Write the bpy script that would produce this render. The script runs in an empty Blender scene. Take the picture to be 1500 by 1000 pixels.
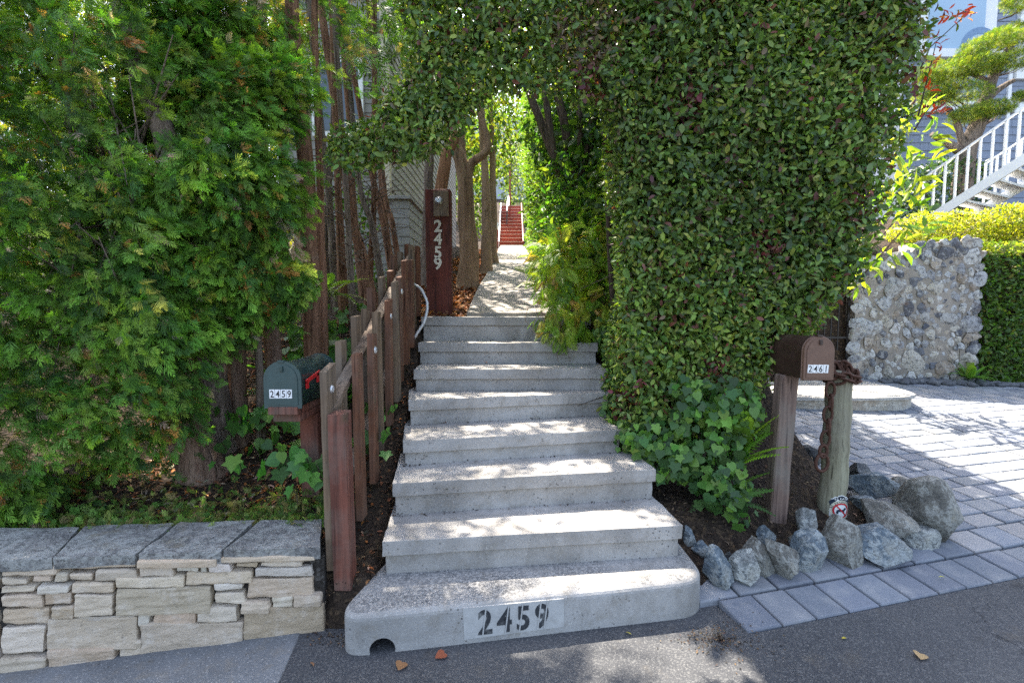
import bpy, bmesh, math, random
import numpy as np
from mathutils import Vector, Matrix, noise
random.seed(11)
rng = np.random.default_rng(11)
scene = bpy.context.scene
COL = scene.collection
R = math.radians
F, H, PITCH = 690.0, 1.5, R(4.0)
CP, SP = math.cos(PITCH), math.sin(PITCH)

# ---------------------------------------------------------------- photo point -> place
def ray(px, py):
    u = (px - 750) / F; v = (500 - py) / F
    return Vector((u, CP + v * SP, v * CP - SP))
def at(px, py, Y):
    d = ray(px, py); t = Y / d.y
    return Vector((d.x * t, Y, H + d.z * t))
def atz(px, py, z):
    d = ray(px, py); t = (z - H) / d.z
    return Vector((d.x * t, d.y * t, z))
def atplane(px, py, p0, n):
    d = ray(px, py); o = Vector((0, 0, H))
    t = (p0 - o).dot(n) / d.dot(n)
    return o + d * t

# ---------------------------------------------------------------- linking
ROOT = {}
def tag(o, label=None, cat=None, group=None, kind=None):
    if label: o['label'] = label
    if cat: o['category'] = cat
    if group: o['group'] = group
    if kind: o['kind'] = kind
    return o
def thing(name, label, cat, loc=(0, 0, 0), group=None, rotz=0.0):
    o = bpy.data.objects.new(name, None); COL.objects.link(o)
    o.location = loc; o.rotation_euler = (0, 0, rotz); o.empty_display_size = .1
    return tag(o, label, cat, group)
def root_loc(o):
    while o.parent is not None: o = o.parent
    return Vector(o.location)
def link(name, me, mat, parent=None, local=False):
    """mesh in world coordinates (or local to its thing when local) -> object"""
    if parent is not None and not local:
        me.transform(Matrix.Translation(-root_loc(parent)))
    o = bpy.data.objects.new(name, me); COL.objects.link(o)
    if mat is not None:
        for m in (mat if isinstance(mat, (list, tuple)) else [mat]): me.materials.append(m)
    if parent is not None: o.parent = parent
    return o

class MB:
    """collects shapes that become one mesh"""
    def __init__(s): s.v = []; s.f = []; s.m = []; s.sm = []
    def add(s, vs, fs, mi=0, smooth=False):
        k = len(s.v); s.v += [tuple(v) for v in vs]
        for f in fs:
            s.f.append(tuple(i + k for i in f)); s.m.append(mi); s.sm.append(smooth)
        return s
    def box(s, c, d, rot=None, mi=0):
        x, y, z = d[0] / 2, d[1] / 2, d[2] / 2
        vs = [Vector(p) for p in ((-x,-y,-z),(x,-y,-z),(x,y,-z),(-x,y,-z),(-x,-y,z),(x,-y,z),(x,y,z),(-x,y,z))]
        if rot is not None: vs = [rot @ v for v in vs]
        c = Vector(c)
        return s.add([v + c for v in vs], [(0,3,2,1),(4,5,6,7),(0,1,5,4),(1,2,6,5),(2,3,7,6),(3,0,4,7)], mi)
    def hexa(s, p, mi=0):
        """8 corners, bottom ring then top ring, counter-clockwise seen from above"""
        return s.add(p, [(0,3,2,1),(4,5,6,7),(0,1,5,4),(1,2,6,5),(2,3,7,6),(3,0,4,7)], mi)
    def prism(s, poly, z0, z1, mi=0):
        n = len(poly)
        vs = [(p[0], p[1], z0) for p in poly] + [(p[0], p[1], z1) for p in poly]
        fs = [tuple(range(n - 1, -1, -1)), tuple(range(n, 2 * n))]
        fs += [(i, (i + 1) % n, (i + 1) % n + n, i + n) for i in range(n)]
        return s.add(vs, fs, mi)
    def sweep(s, prof, axis0, axis1, ux, uz, mi=0, smooth=False):
        """2-D outline (a,b) extruded from axis0 to axis1"""
        n = len(prof); ux = Vector(ux); uz = Vector(uz)
        vs = [Vector(axis0) + ux * a + uz * b for a, b in prof] + [Vector(axis1) + ux * a + uz * b for a, b in prof]
        fs = [(i, (i + 1) % n, (i + 1) % n + n, i + n) for i in range(n)]
        s.add(vs, fs, mi, smooth)
        s.add(vs, [tuple(range(n - 1, -1, -1)), tuple(range(n, 2 * n))], mi)
        return s
    def tube(s, pts, rad, seg=8, mi=0, cap=True, wob=0.0, ridges=0, smooth=True):
        pts = [Vector(p) for p in pts]; n = len(pts)
        if not hasattr(rad, '__len__'): rad = [rad] * n
        vs = []; up = None
        for i, p in enumerate(pts):
            t = (pts[min(i + 1, n - 1)] - pts[max(i - 1, 0)]).normalized()
            if up is None:
                up = Vector((0, 0, 1)) if abs(t.z) < .9 else Vector((1, 0, 0))
            a = t.cross(up).normalized(); b = a.cross(t).normalized(); up = b
            for k in range(seg):
                w = 2 * math.pi * k / seg; r = rad[i]
                if wob:
                    r *= 1 + wob * noise.noise(Vector((math.cos(w) * 1.6 + p.x * 3, math.sin(w) * 1.6 + p.y * 3, p.z * 1.2)))
                if ridges:
                    r *= 1 + .07 * math.sin(ridges * w + 1.7 * noise.noise(Vector((p.x, p.y, p.z * 2.5)))*2)
                vs.append(p + a * (math.cos(w) * r) + b * (math.sin(w) * r))
        fs = []
        for i in range(n - 1):
            for k in range(seg):
                k2 = (k + 1) % seg
                fs.append((i * seg + k, i * seg + k2, (i + 1) * seg + k2, (i + 1) * seg + k))
        s.add(vs, fs, mi, smooth)
        if cap:
            s.add([vs[k] for k in range(seg)], [tuple(range(seg - 1, -1, -1))], mi)
            s.add(vs[-seg:], [tuple(range(seg))], mi)
        return s
    def ring(s, c, ax, ay, ra, rb, r, n=20, seg=8, mi=0):
        """closed oval link"""
        c = Vector(c); ax = Vector(ax).normalized(); ay = Vector(ay).normalized(); az = ax.cross(ay)
        vs = []; fs = []
        for i in range(n):
            w = 2 * math.pi * i / n
            p = c + ax * (ra * math.cos(w)) + ay * (rb * math.sin(w))
            o = (ax * (math.cos(w) * rb) + ay * (math.sin(w) * ra)).normalized()
            for k in range(seg):
                q = 2 * math.pi * k / seg
                vs.append(p + o * (r * math.cos(q)) + az * (r * math.sin(q)))
        for i in range(n):
            for k in range(seg):
                i2 = (i + 1) % n; k2 = (k + 1) % seg
                fs.append((i*seg+k, i2*seg+k, i2*seg+k2, i*seg+k2))
        return s.add(vs, fs, mi, True)
    def mesh(s, name):
        me = bpy.data.meshes.new(name); me.from_pydata(s.v, [], s.f)
        me.polygons.foreach_set('material_index', s.m); me.polygons.foreach_set('use_smooth', s.sm)
        bm = bmesh.new(); bm.from_mesh(me)
        bmesh.ops.recalc_face_normals(bm, faces=bm.faces); bm.to_mesh(me); bm.free()
        return me
    def build(s, name, mat, parent=None, bevel=0.0, local=False, weld=True):
        me = s.mesh(name)
        if weld:
            bm = bmesh.new(); bm.from_mesh(me); bmesh.ops.remove_doubles(bm, verts=bm.verts, dist=1e-5); bm.to_mesh(me); bm.free()
        o = link(name, me, mat, parent, local)
        if bevel:
            b = o.modifiers.new('bevel', 'BEVEL'); b.width = bevel; b.segments = 2; b.limit_method = 'ANGLE'; b.angle_limit = R(40)
        return o

def rough_mesh(me, cuts, amp, scale, keep=0.0):
    """subdivide and push the surface about so edges and faces are not perfect"""
    bm = bmesh.new(); bm.from_mesh(me)
    bmesh.ops.remove_doubles(bm, verts=bm.verts, dist=1e-5)
    bmesh.ops.subdivide_edges(bm, edges=bm.edges, cuts=cuts, use_grid_fill=True)
    bm.normal_update()
    for v in bm.verts:
        n = noise.noise(v.co * scale) + .5 * noise.noise(v.co * scale * 2.3 + Vector((7, 3, 1)))
        v.co += v.normal * (amp * n)
    bm.to_mesh(me); bm.free(); return me

def text_mesh(s, size, depth=0.001, bold=0.0, sx=1.0):
    cu = bpy.data.curves.new('lettering', 'FONT'); cu.body = s; cu.size = size
    cu.align_x = 'CENTER'; cu.align_y = 'CENTER'; cu.extrude = depth; cu.offset = bold; cu.resolution_u = 4
    o = bpy.data.objects.new('lettering', cu); COL.objects.link(o)
    dg = bpy.context.evaluated_depsgraph_get(); dg.update()
    me = bpy.data.meshes.new_from_object(o.evaluated_get(dg), depsgraph=dg)
    bpy.data.objects.remove(o); bpy.data.curves.remove(cu)
    me.materials.clear()
    # centre on its own outline
    xs = [v.co.x for v in me.vertices]; ys = [v.co.y for v in me.vertices]
    me.transform(Matrix.Translation((-(min(xs) + max(xs)) / 2, -(min(ys) + max(ys)) / 2, 0)))
    me.transform(Matrix.Diagonal((sx, 1, 1, 1)))
    return me
def frame(o, x, y):
    x = Vector(x).normalized(); z = x.cross(Vector(y)).normalized(); y = z.cross(x)
    m = Matrix((x, y, z)).transposed().to_4x4(); m.translation = Vector(o); return m
def join_meshes(mes):
    bm = bmesh.new()
    for me in mes: bm.from_mesh(me)
    out = bpy.data.meshes.new('lettering'); bm.to_mesh(out); bm.free(); return out

# ---------------------------------------------------------------- materials
class NT:
    def __init__(s, name):
        s.mat = bpy.data.materials.new(name); s.mat.use_nodes = True
        s.t = s.mat.node_tree; s.t.nodes.clear()
        s.out = s.t.nodes.new('ShaderNodeOutputMaterial')
        s.tc = s.t.nodes.new('ShaderNodeTexCoord')
    def n(s, typ, **kw):
        x = s.t.nodes.new(typ)
        for k, v in kw.items(): setattr(x, k, v)
        return x
    def put(s, sock, v):
        if isinstance(v, bpy.types.NodeSocket): s.t.links.new(v, sock)
        elif v is not None:
            if hasattr(v, '__len__') and len(v) == 3 and len(sock.default_value) == 4: v = (*v, 1)
            sock.default_value = v
    def vec(s, scale=(1, 1, 1), rot=(0, 0, 0), kind='Object', loc=(0, 0, 0)):
        m = s.n('ShaderNodeMapping'); s.put(m.inputs['Vector'], s.tc.outputs[kind])
        m.inputs['Scale'].default_value = scale; m.inputs['Rotation'].default_value = rot; m.inputs['Location'].default_value = loc
        return m.outputs[0]
    def noise(s, scale, detail=4, rough=.55, vec=None, dist=0.0):
        x = s.n('ShaderNodeTexNoise'); x.inputs['Scale'].default_value = scale; x.inputs['Detail'].default_value = detail
        x.inputs['Roughness'].default_value = rough; x.inputs['Distortion'].default_value = dist
        s.put(x.inputs['Vector'], vec if vec is not None else s.tc.outputs['Object']); return x.outputs['Fac']
    def voro(s, scale, feature='F1', vec=None, out='Distance', rnd=1.0):
        x = s.n('ShaderNodeTexVoronoi', feature=feature); x.inputs['Scale'].default_value = scale
        x.inputs['Randomness'].default_value = rnd
        s.put(x.inputs['Vector'], vec if vec is not None else s.tc.outputs['Object']); return x.outputs[out]
    def ramp(s, fac, stops, interp='LINEAR'):
        x = s.n('ShaderNodeValToRGB'); s.put(x.inputs[0], fac); e = x.color_ramp.elements; x.color_ramp.interpolation = interp
        while len(e) < len(stops): e.new(.5)
        for el, (p, c) in zip(e, stops):
            el.position = p; el.color = (c, c, c, 1) if not hasattr(c, '__len__') else (*c, 1)
        return x.outputs[0]
    def mix(s, a, b, fac, mode='MIX'):
        x = s.n('ShaderNodeMix', data_type='RGBA', blend_type=mode)
        s.put(x.inputs[0], fac); s.put(x.inputs[6], a); s.put(x.inputs[7], b); return x.outputs[2]
    def math(s, op, a, b=None):
        x = s.n('ShaderNodeMath', operation=op); s.put(x.inputs[0], a)
        if b is not None: s.put(x.inputs[1], b)
        return x.outputs[0]
    def bump(s, h, strength=.5, dist=.01, prev=None):
        x = s.n('ShaderNodeBump'); x.inputs['Strength'].default_value = strength; x.inputs['Distance'].default_value = dist
        s.put(x.inputs['Height'], h)
        if prev is not None: s.put(x.inputs['Normal'], prev)
        return x.outputs[0]
    def attr(s, name, out='Color'):
        x = s.n('ShaderNodeAttribute', attribute_name=name); return x.outputs[out]
    def rand(s):
        return s.n('ShaderNodeObjectInfo').outputs['Random']
    def pbsdf(s, col, rough=.7, bump=None, spec=.4, metal=0.0):
        p = s.n('ShaderNodeBsdfPrincipled'); s.put(p.inputs['Base Color'], col); s.put(p.inputs['Roughness'], rough)
        p.inputs['Specular IOR Level'].default_value = spec; p.inputs['Metallic'].default_value = metal
        if bump is not None: s.put(p.inputs['Normal'], bump)
        s.p = p; return p.outputs[0]
    def done(s, sh):
        s.t.links.new(sh, s.out.inputs['Surface']); return s.mat

def m_concrete(name, base, speck=.5, stain=.35, worn_top=0.0):
    n = NT(name)
    big = n.noise(2.2, 5, .6); mid = n.noise(14, 4, .6); fine = n.noise(95, 4, .75)
    b = tuple(base)
    c = n.ramp(big, [(.3, tuple(x * (1 - stain) for x in b)), (.55, b), (.8, tuple(min(1, x * 1.15) for x in b))])
    c = n.mix(c, (.18, .155, .12), n.ramp(mid, [(.52, 0.0), (.74, .55)]))
    st = n.ramp(n.noise(1.6, 6, .7, n.vec((1, 1, .45), (0, 0, 0), 'Object', (3, 8, 1)), .8), [(.50, 0.0), (.66, .5)])
    c = n.mix(c, (.12, .108, .09), st)
    c = n.mix(c, (.62, .61, .58), n.ramp(n.noise(120, 3, .7, n.vec((1,1,1),(0,0,0),'Object',(4,7,2))), [(.58, 0.0), (.70, .4)]))
    c = n.mix(c, (.03, .03, .03), n.ramp(fine, [(.62, 0.0), (.74, speck)]))
    pits = n.ramp(n.voro(42), [(.12, 1.0), (.24, 0.0)])
    pits = n.math('MULTIPLY', pits, n.ramp(n.noise(6, 3), [(.5, 0.0), (.62, 1.0)]))
    c = n.mix(c, (.06, .055, .05), n.math('MULTIPLY', pits, .8))
    if worn_top:
        sx = n.n('ShaderNodeSeparateXYZ'); n.put(sx.inputs[0], n.n('ShaderNodeNewGeometry').outputs['Normal'])
        agg = n.mix((.055, .057, .062), (.40, .385, .36), n.ramp(n.noise(80, 4, .8), [(.42, 0.0), (.64, 1.0)]))
        patch = n.ramp(n.noise(3.2, 4, .6), [(.40, 1.0), (.62, .25)])
        c = n.mix(c, agg, n.math('MULTIPLY', n.math('MULTIPLY', n.ramp(sx.outputs[2], [(.8, 0.0), (.97, 1.0)]), patch), worn_top))
    bp = n.bump(n.math('SUBTRACT', n.math('ADD', fine, n.math('MULTIPLY', mid, .6)), pits), .55, .006)
    return n.done(n.pbsdf(c, .88, bp, .25))
def m_asphalt():
    n = NT('asphalt')
    big = n.noise(.9, 4, .6); fine = n.noise(150, 3, .7)
    c = n.ramp(big, [(.3, (.042, .043, .047)), (.6, (.064, .065, .068)), (.8, (.095, .092, .088))])
    ag = n.voro(170, out='Color'); ags = n.n('ShaderNodeSeparateColor'); n.put(ags.inputs[0], ag)
    c = n.mix(c, (.15, .148, .142), n.ramp(ags.outputs[0], [(.62, 0.0), (1.0, .65)]))
    c = n.mix(c, (.10, .085, .065), n.ramp(n.noise(5, 5, .65), [(.58, 0.0), (.75, .55)]))
    c = n.mix(c, (.02, .02, .02), n.ramp(n.noise(2.3, 6, .7), [(.28, .6), (.40, 0.0)]))
    ck = n.math('ABSOLUTE', n.math('SUBTRACT', n.noise(1.15, 7, .6, n.vec((1, 1, 1), (0, 0, 0), 'Object', (2.7, 5.1, 0)), .4), .5))
    c = n.mix(c, (.012, .012, .013), n.math('MULTIPLY', n.ramp(ck, [(.0015, .9), (.004, 0.0)]), n.ramp(n.noise(.8, 2), [(.45, 0.0), (.55, 1.0)])))
    bp = n.bump(n.math('ADD', fine, n.math('MULTIPLY', n.voro(190), .8)), .7, .006)
    return n.done(n.pbsdf(c, .85, bp, .3))
def m_soil(name, a, b, c3):
    n = NT(name)
    x = n.noise(9, 6, .7); y = n.noise(60, 5, .7); v = n.voro(45, out='Color')
    sp = n.n('ShaderNodeSeparateColor'); n.put(sp.inputs[0], v)
    c = n.mix(n.ramp(x, [(.3, a), (.7, b)]), c3, n.ramp(sp.outputs[1], [(.72, 0.0), (.85, .7)]))
    c = n.mix(c, (.01, .008, .006), n.ramp(y, [(.3, .8), (.5, 0.0)]))
    return n.done(n.pbsdf(c, .95, n.bump(n.math('ADD', y, n.voro(45)), 1.0, .02), .15))
def m_bark(name, dark, light, scale=1.0, streak=1.0):
    n = NT(name)
    v = n.vec((48 * scale, 48 * scale, 5 * scale))
    a = n.noise(1.0, 7, .72, v, 1.2); b = n.noise(9 * scale, 5, .65); w = n.ramp(n.noise(.55, 5, .7, n.vec((40 * scale, 40 * scale, 3.2 * scale), (0, 0, 0), 'Object', (5, 2, 9)), 1.5), [(.3, 0.0), (.5, .3)])
    c = n.ramp(a, [(.3, dark), (.55, tuple((x + y) / 2 for x, y in zip(dark, light))), (.72, light)])
    c = n.mix(c, tuple(x * .35 for x in dark), n.ramp(w, [(.02, .9), (.2, 0.0)]))
    c = n.mix(c, (.27, .24, .20), n.ramp(b, [(.6, 0.0), (.78, .45)]))
    c = n.mix(c, (.07, .09, .03), n.ramp(n.noise(3.1, 5, .6), [(.6, 0.0), (.75, .35)]))
    h = n.math('ADD', a, n.ramp(w, [(0.0, 0.0), (.25, .8)]))
    return n.done(n.pbsdf(c, .92, n.bump(h, 1.0, .02 * streak), .15))
def m_wood(name, base, dark, grey=.3, axis='z', wear=.3, ends=None):
    n = NT(name)
    sc = {'z': (40, 40, 1.6), 'y': (40, 1.6, 40), 'x': (1.6, 40, 40)}[axis]
    v = n.vec(sc); a = n.noise(1.0, 5, .6, v, .5); b = n.noise(3.5, 5, .65); k = n.noise(11, 3, .5)
    c = n.mix(base, dark, n.ramp(a, [(.35, 1.0), (.6, 0.0)]))
    c = n.mix(c, (.17, .15, .125), n.math('MULTIPLY', n.ramp(b, [(.42, 0.0), (.7, 1.0)]), grey))
    c = n.mix(c, (.05, .055, .025), n.ramp(k, [(.6, 0.0), (.75, wear)]))
    c = n.mix(c, tuple(x * .3 for x in dark), n.ramp(n.noise(1.0, 3, .5, n.vec(tuple(x * 1.7 for x in sc)), 1.0), [(.3, .85), (.4, 0.0)]))
    return n.done(n.pbsdf(c, .8, n.bump(a, .6, .006), .25))
def m_rock(name, a, b, lichen=.5, tint=None, rnd=True):
    n = NT(name)
    x = n.noise(7, 7, .7, None, .8); y = n.noise(22, 6, .7); z = n.noise(70, 4, .7)
    c = n.ramp(x, [(.3, a), (.5, tuple((p + q) / 2 for p, q in zip(a, b))), (.7, b)])
    if rnd:
        c = n.mix(c, tint or (.10, .12, .16), n.math('MULTIPLY', n.rand(), .45))
    c = n.mix(c, (.46, .47, .43), n.math('MULTIPLY', n.ramp(n.math('ADD', n.math('MULTIPLY', y, .6), n.math('MULTIPLY', n.noise(4.1, 4), .5)), [(.535, 0.0), (.575, 1.0)]), lichen))
    c = n.mix(c, (.20, .16, .09), n.ramp(n.noise(5.3, 5, .6), [(.58, 0.0), (.72, .55)]))
    vv = n.noise(6, 8, .75, n.vec((1, 1, 2.2), (.6, .4, .2)), 1.2)
    c = n.mix(c, (.018, .019, .021), n.ramp(n.math('ABSOLUTE', n.math('SUBTRACT', vv, .5)), [(.0, .75), (.022, 0.0)]))
    c = n.mix(c, (.02, .02, .02), n.ramp(z, [(.34, .75), (.44, 0.0)]))
    c = n.mix(c, (.55, .56, .53), n.ramp(n.noise(95, 4, .75), [(.58, 0.0), (.66, .55 * lichen + .1)]))
    h = n.math('ADD', n.math('ADD', x, n.math('MULTIPLY', y, .6)), n.math('MULTIPLY', z, .25))
    return n.done(n.pbsdf(c, .85, n.bump(h, 1.0, .018), .3))
def m_plain(name, col, rough=.5, spec=.5, metal=0.0, var=.25, scale=12, bump=.15, dirt=(.05, .045, .035), dirtamt=.25):
    n = NT(name)
    c = n.mix(tuple(x * (1 - var) for x in col), tuple(min(1, x * (1 + var * .5)) for x in col), n.noise(scale, 4, .6))
    c = n.mix(c, dirt, n.math('MULTIPLY', n.ramp(n.noise(scale * .6, 6, .7), [(.52, 0.0), (.75, 1.0)]), dirtamt))
    rg = n.ramp(n.noise(scale * 1.7, 3), [(.3, max(0, rough - .12)), (.7, min(1, rough + .15))])
    return n.done(n.pbsdf(c, rg, n.bump(n.noise(scale * 6, 3), bump, .003), spec, metal))
def m_leaf(name, rough=.42, spec=.5, trans=.3, tint=(1.0, 1.15, .35)):
    n = NT(name)
    c = n.attr('leafcol')
    c2 = n.mix(c, tuple(tint), .0)
    p = n.pbsdf(c, rough, None, spec)
    tr = n.n('ShaderNodeBsdfTranslucent')
    tc = n.mix(c, (*tint, 1), 1.0, 'MULTIPLY'); tc = n.mix(tc, (2.1, 2.1, 2.1, 1), 1.0, 'MULTIPLY')
    n.put(tr.inputs[0], tc)
    mx = n.n('ShaderNodeMixShader'); mx.inputs[0].default_value = trans
    n.t.links.new(p, mx.inputs[1]); n.t.links.new(tr.outputs[0], mx.inputs[2])
    return n.done(mx.outputs[0])
SKY_STRENGTH, SUN_STRENGTH, EXPOSURE = .15, 4.6, 2.3
CANOPY_N = 60
# ---------------------------------------------------------------- foliage machinery (numpy)
def unit(a): return a / np.maximum(np.linalg.norm(a, axis=-1, keepdims=True), 1e-9)
def proto(verts, faces): return (np.array(verts, float), [tuple(f) for f in faces])
def leaf_proto(w=.5, droop=.18, fold=.12, tipw=.33, base=.0):
    """one folded leaf along +y, length 1"""
    v = [(0, 0, 0), (0, .5, -fold * .6), (0, 1, -droop), (-w*.42, .28, .02), (-w*.5*tipw/.33*.8, .66, -.03), (w*.42, .28, .02), (w*.5*tipw/.33*.8, .66, -.03)]
    return proto(v, [(0, 1, 4, 3), (1, 2, 4), (0, 5, 6, 1), (1, 6, 2)])
def ivy_proto(k=0):
    """five-lobed ivy leaf, slightly cupped"""
    o = [(0, .05), (.22, -.08), (.48, .02), (.40, .28), (.62, .48), (.30, .58), (0, 1.0), (-.30, .58), (-.62, .48), (-.40, .28), (-.48, .02), (-.22, -.08)]
    if k: o = [(0, .06), (.25, -.06), (.5, .12), (.52, .36), (.36, .62), (.2, .8), (0, 1.0), (-.2, .8), (-.36, .62), (-.52, .36), (-.5, .12), (-.25, -.06)]
    v = [(0, .4, -.05)] + [(x, y, .05 * abs(x) * 2 - .18 * max(0, y - .4)) for x, y in o]
    n = len(o)
    return proto(v, [(0, 1 + i, 1 + (i + 1) % n) for i in range(n)])
def blade(v, f, p, d, L, w, dz=0.0):
    """narrow diamond in the xy-plane"""
    px, py, pz = p; k = len(v); nx, ny = -d[1], d[0]
    v += [(px, py, pz), (px + d[0]*L*.45 + nx*w, py + d[1]*L*.45 + ny*w, pz + dz*.4), (px + d[0]*L, py + d[1]*L, pz + dz), (px + d[0]*L*.45 - nx*w, py + d[1]*L*.45 - ny*w, pz + dz*.4)]
    f.append((k, k + 1, k + 2, k + 3))
def spray_proto(seed, sides=6, subs=1, w=.036, spread=.95, curl=.25):
    """flat fan-shaped conifer spray"""
    r = random.Random(seed); v = []; f = []
    blade(v, f, (0, 0, 0), (0, 1), 1.0, w * 1.0, -curl)
    for i in range(sides):
        t = .08 + .82 * i / (sides - 1)
        for s in (-1, 1):
            a = s * (spread - .35 * t + r.uniform(-.15, .15)); d = (math.sin(a), math.cos(a))
            L = (.62 * (1 - t) ** .8 + .14) * r.uniform(.8, 1.2); p = (0, t, -curl * t * t)
            blade(v, f, p, d, L, w * 1.25, r.uniform(-.12, .08))
            for q in range(subs):
                u = .35 + .3 * q
                for s2 in (-1, 1):
                    a2 = a + s2 * r.uniform(.5, .8)
                    blade(v, f, (d[0]*L*u, t + d[1]*L*u, p[2]), (math.sin(a2), math.cos(a2)), L * .5, w * 1.15, r.uniform(-.08, .06))
    return proto(v, f)
def frond_proto(n=14, w=.16, arch=.5, pin=.035):
    """arching fern frond, length 1 along +y"""
    v = []; f = []
    def pos(t): return (0, t, arch * (t * .9 - t * t * 1.15))
    for i in range(n):
        t = .12 + .86 * i / (n - 1); L = w * math.sin(math.pi * min(1, (t * .93 + .06))) ** .7 + .02
        x, y, z = pos(t)
        for s in (-1, 1):
            blade(v, f, (x, y, z), (s * .94, .34), L, pin, -.25 * L)
    k = len(v)
    for i in range(7):
        x, y, z = pos(i / 6); v += [(-.008, y, z), (.008, y, z)]
    for i in range(6): f.append((k + 2*i, k + 2*i + 1, k + 2*i + 3, k + 2*i + 2))
    return proto(v, f)

def foliage_mesh(name, protos, P, T, N, S, Cc, which=None, tip=0.0):
    """leaf copies at P, tip along T, face along N, size S, colour Cc -> one mesh"""
    k = len(P); T = unit(T); N = unit(N - T * (N * T).sum(1, keepdims=True)); X = np.cross(T, N)
    which = rng.integers(0, len(protos), k) if which is None else which
    VV = []; LL = []; CT = []; CC = []; off = 0
    for i, (pv, pf) in enumerate(protos):
        idx = np.nonzero(which == i)[0]
        if not len(idx): continue
        s = S[idx][:, None, None]
        w = (X[idx][:, None, :] * pv[None, :, 0:1] + T[idx][:, None, :] * pv[None, :, 1:2] + N[idx][:, None, :] * pv[None, :, 2:3]) * s + P[idx][:, None, :]
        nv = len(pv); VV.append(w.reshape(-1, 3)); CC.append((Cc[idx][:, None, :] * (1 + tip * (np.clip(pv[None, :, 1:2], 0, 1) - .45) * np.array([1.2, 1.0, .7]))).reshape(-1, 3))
        lf = np.array([a for f in pf for a in f]); ct = np.array([len(f) for f in pf])
        LL.append((lf[None, :] + (np.arange(len(idx)) * nv)[:, None] + off).reshape(-1)); CT.append(np.tile(ct, len(idx)))
        off += nv * len(idx)
    V = np.concatenate(VV); L = np.concatenate(LL); CT = np.concatenate(CT); CC = np.concatenate(CC)
    me = bpy.data.meshes.new(name)
    me.vertices.add(len(V)); me.vertices.foreach_set('co', V.astype(np.float32).ravel())
    me.loops.add(len(L)); me.loops.foreach_set('vertex_index', L.astype(np.int32))
    me.polygons.add(len(CT)); st = np.concatenate([[0], np.cumsum(CT)[:-1]])
    me.polygons.foreach_set('loop_start', st.astype(np.int32))
    me.update(calc_edges=True)
    at_ = me.attributes.new('leafcol', 'FLOAT_COLOR', 'POINT')
    at_.data.foreach_set('color', np.concatenate([CC, np.ones((len(CC), 1))], 1).astype(np.float32).ravel())
    return me
def palette(k, cols, wts, jit=.22):
    c = np.array(cols, float)[rng.choice(len(cols), k, p=np.array(wts) / sum(wts))]
    return np.clip(c * (1 + rng.normal(0, jit, (k, 1))) * (1 + rng.normal(0, .07, (k, 3))), .003, 1)
def wob(p, f, seed=0):
    """smooth lumps, about -1..1"""
    r = np.random.default_rng(seed); o = 0
    for i in range(6):
        d = r.normal(size=3); d /= np.linalg.norm(d)
        o = o + np.sin((p @ d) * f * r.uniform(.6, 1.7) + r.uniform(0, 6.28)) / 3
    return o
def sample(sdf, lo, hi, n, dmin, dmax):
    lo = np.array(lo); hi = np.array(hi); out = []; got = 0; tries = 0
    while got < n and tries < 400:
        p = lo + (hi - lo) * rng.random((40000, 3)); d = sdf(p)
        q = p[(d > dmin) & (d < dmax)]; out.append(q); got += len(q); tries += 1
    p = np.concatenate(out)[:n]
    e = .03; g = np.stack([sdf(p + np.eye(3)[i] * e) - sdf(p - np.eye(3)[i] * e) for i in range(3)], 1)
    return p, unit(g)
def poly_sdf(p2, poly):
    poly = np.array(poly, float); d = np.full(len(p2), 1e9); ins = np.zeros(len(p2), bool); n = len(poly)
    for i in range(n):
        a = poly[i]; b = poly[(i + 1) % n]; e = b - a; w = p2 - a
        t = np.clip((w @ e) / (e @ e), 0, 1); q = w - t[:, None] * e
        d = np.minimum(d, (q ** 2).sum(1))
        c = (a[1] > p2[:, 1]) != (b[1] > p2[:, 1])
        xx = a[0] + (p2[:, 1] - a[1]) / (e[1] if abs(e[1]) > 1e-9 else 1e-9) * e[0]
        ins ^= c & (p2[:, 0] < xx)
    return np.sqrt(d) * np.where(ins, -1, 1)
def blobs_sdf(bl, lump=.12, lf=5.0, seed=3):
    """union of ellipsoids (centre, radii) with lumps"""
    cs = [(np.array(c, float), np.array(r if hasattr(r, '__len__') else (r, r, r), float)) for c, r in bl]
    def f(p):
        d = np.full(len(p), 1e9)
        for c, r in cs:
            d = np.minimum(d, (np.linalg.norm((p - c) / r, axis=1) - 1) * r.min())
        return d + lump * wob(p, lf, seed)
    lo = np.min([c - r for c, r in cs], 0) - .3; hi = np.max([c + r for c, r in cs], 0) + .3
    return f, lo, hi
def leaves_on(name, protos, P, N, S, cols, wts, out=.5, rand=.8, down=.25, face=.6, jit=.22):
    k = len(P)
    T = N * out + rng.normal(0, rand, (k, 3)) + np.array([0, 0, -down])
    NN = N * face + rng.normal(0, .45, (k, 3)) + np.array([0, 0, .35])
    return foliage_mesh(name, protos, P, T, NN, S, palette(k, cols, wts, jit))

def trunk(mb, pts, r0, r1, seg=12, wob_=.25, ridges=0, flare=1.35, n=14):
    """a bent tapered trunk through the points"""
    pts = [Vector(p) for p in pts]; P = []; Rr = []
    for i in range(n):
        t = i / (n - 1) * (len(pts) - 1); a = min(int(t), len(pts) - 2); f = t - a
        p0 = pts[max(a - 1, 0)]; p1 = pts[a]; p2 = pts[a + 1]; p3 = pts[min(a + 2, len(pts) - 1)]
        p = .5 * ((2 * p1) + (p2 - p0) * f + (2*p0 - 5*p1 + 4*p2 - p3) * f*f + (3*p1 - p0 - 3*p2 + p3) * f**3)
        u = i / (n - 1); r = r0 + (r1 - r0) * u
        if u < .12: r *= 1 + (flare - 1) * (1 - u / .12)
        P.append(p + Vector((random.uniform(-1, 1), random.uniform(-1, 1), 0)) * r * .12); Rr.append(r)
    return mb.tube(P, Rr, seg, wob=wob_, ridges=ridges)

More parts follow.
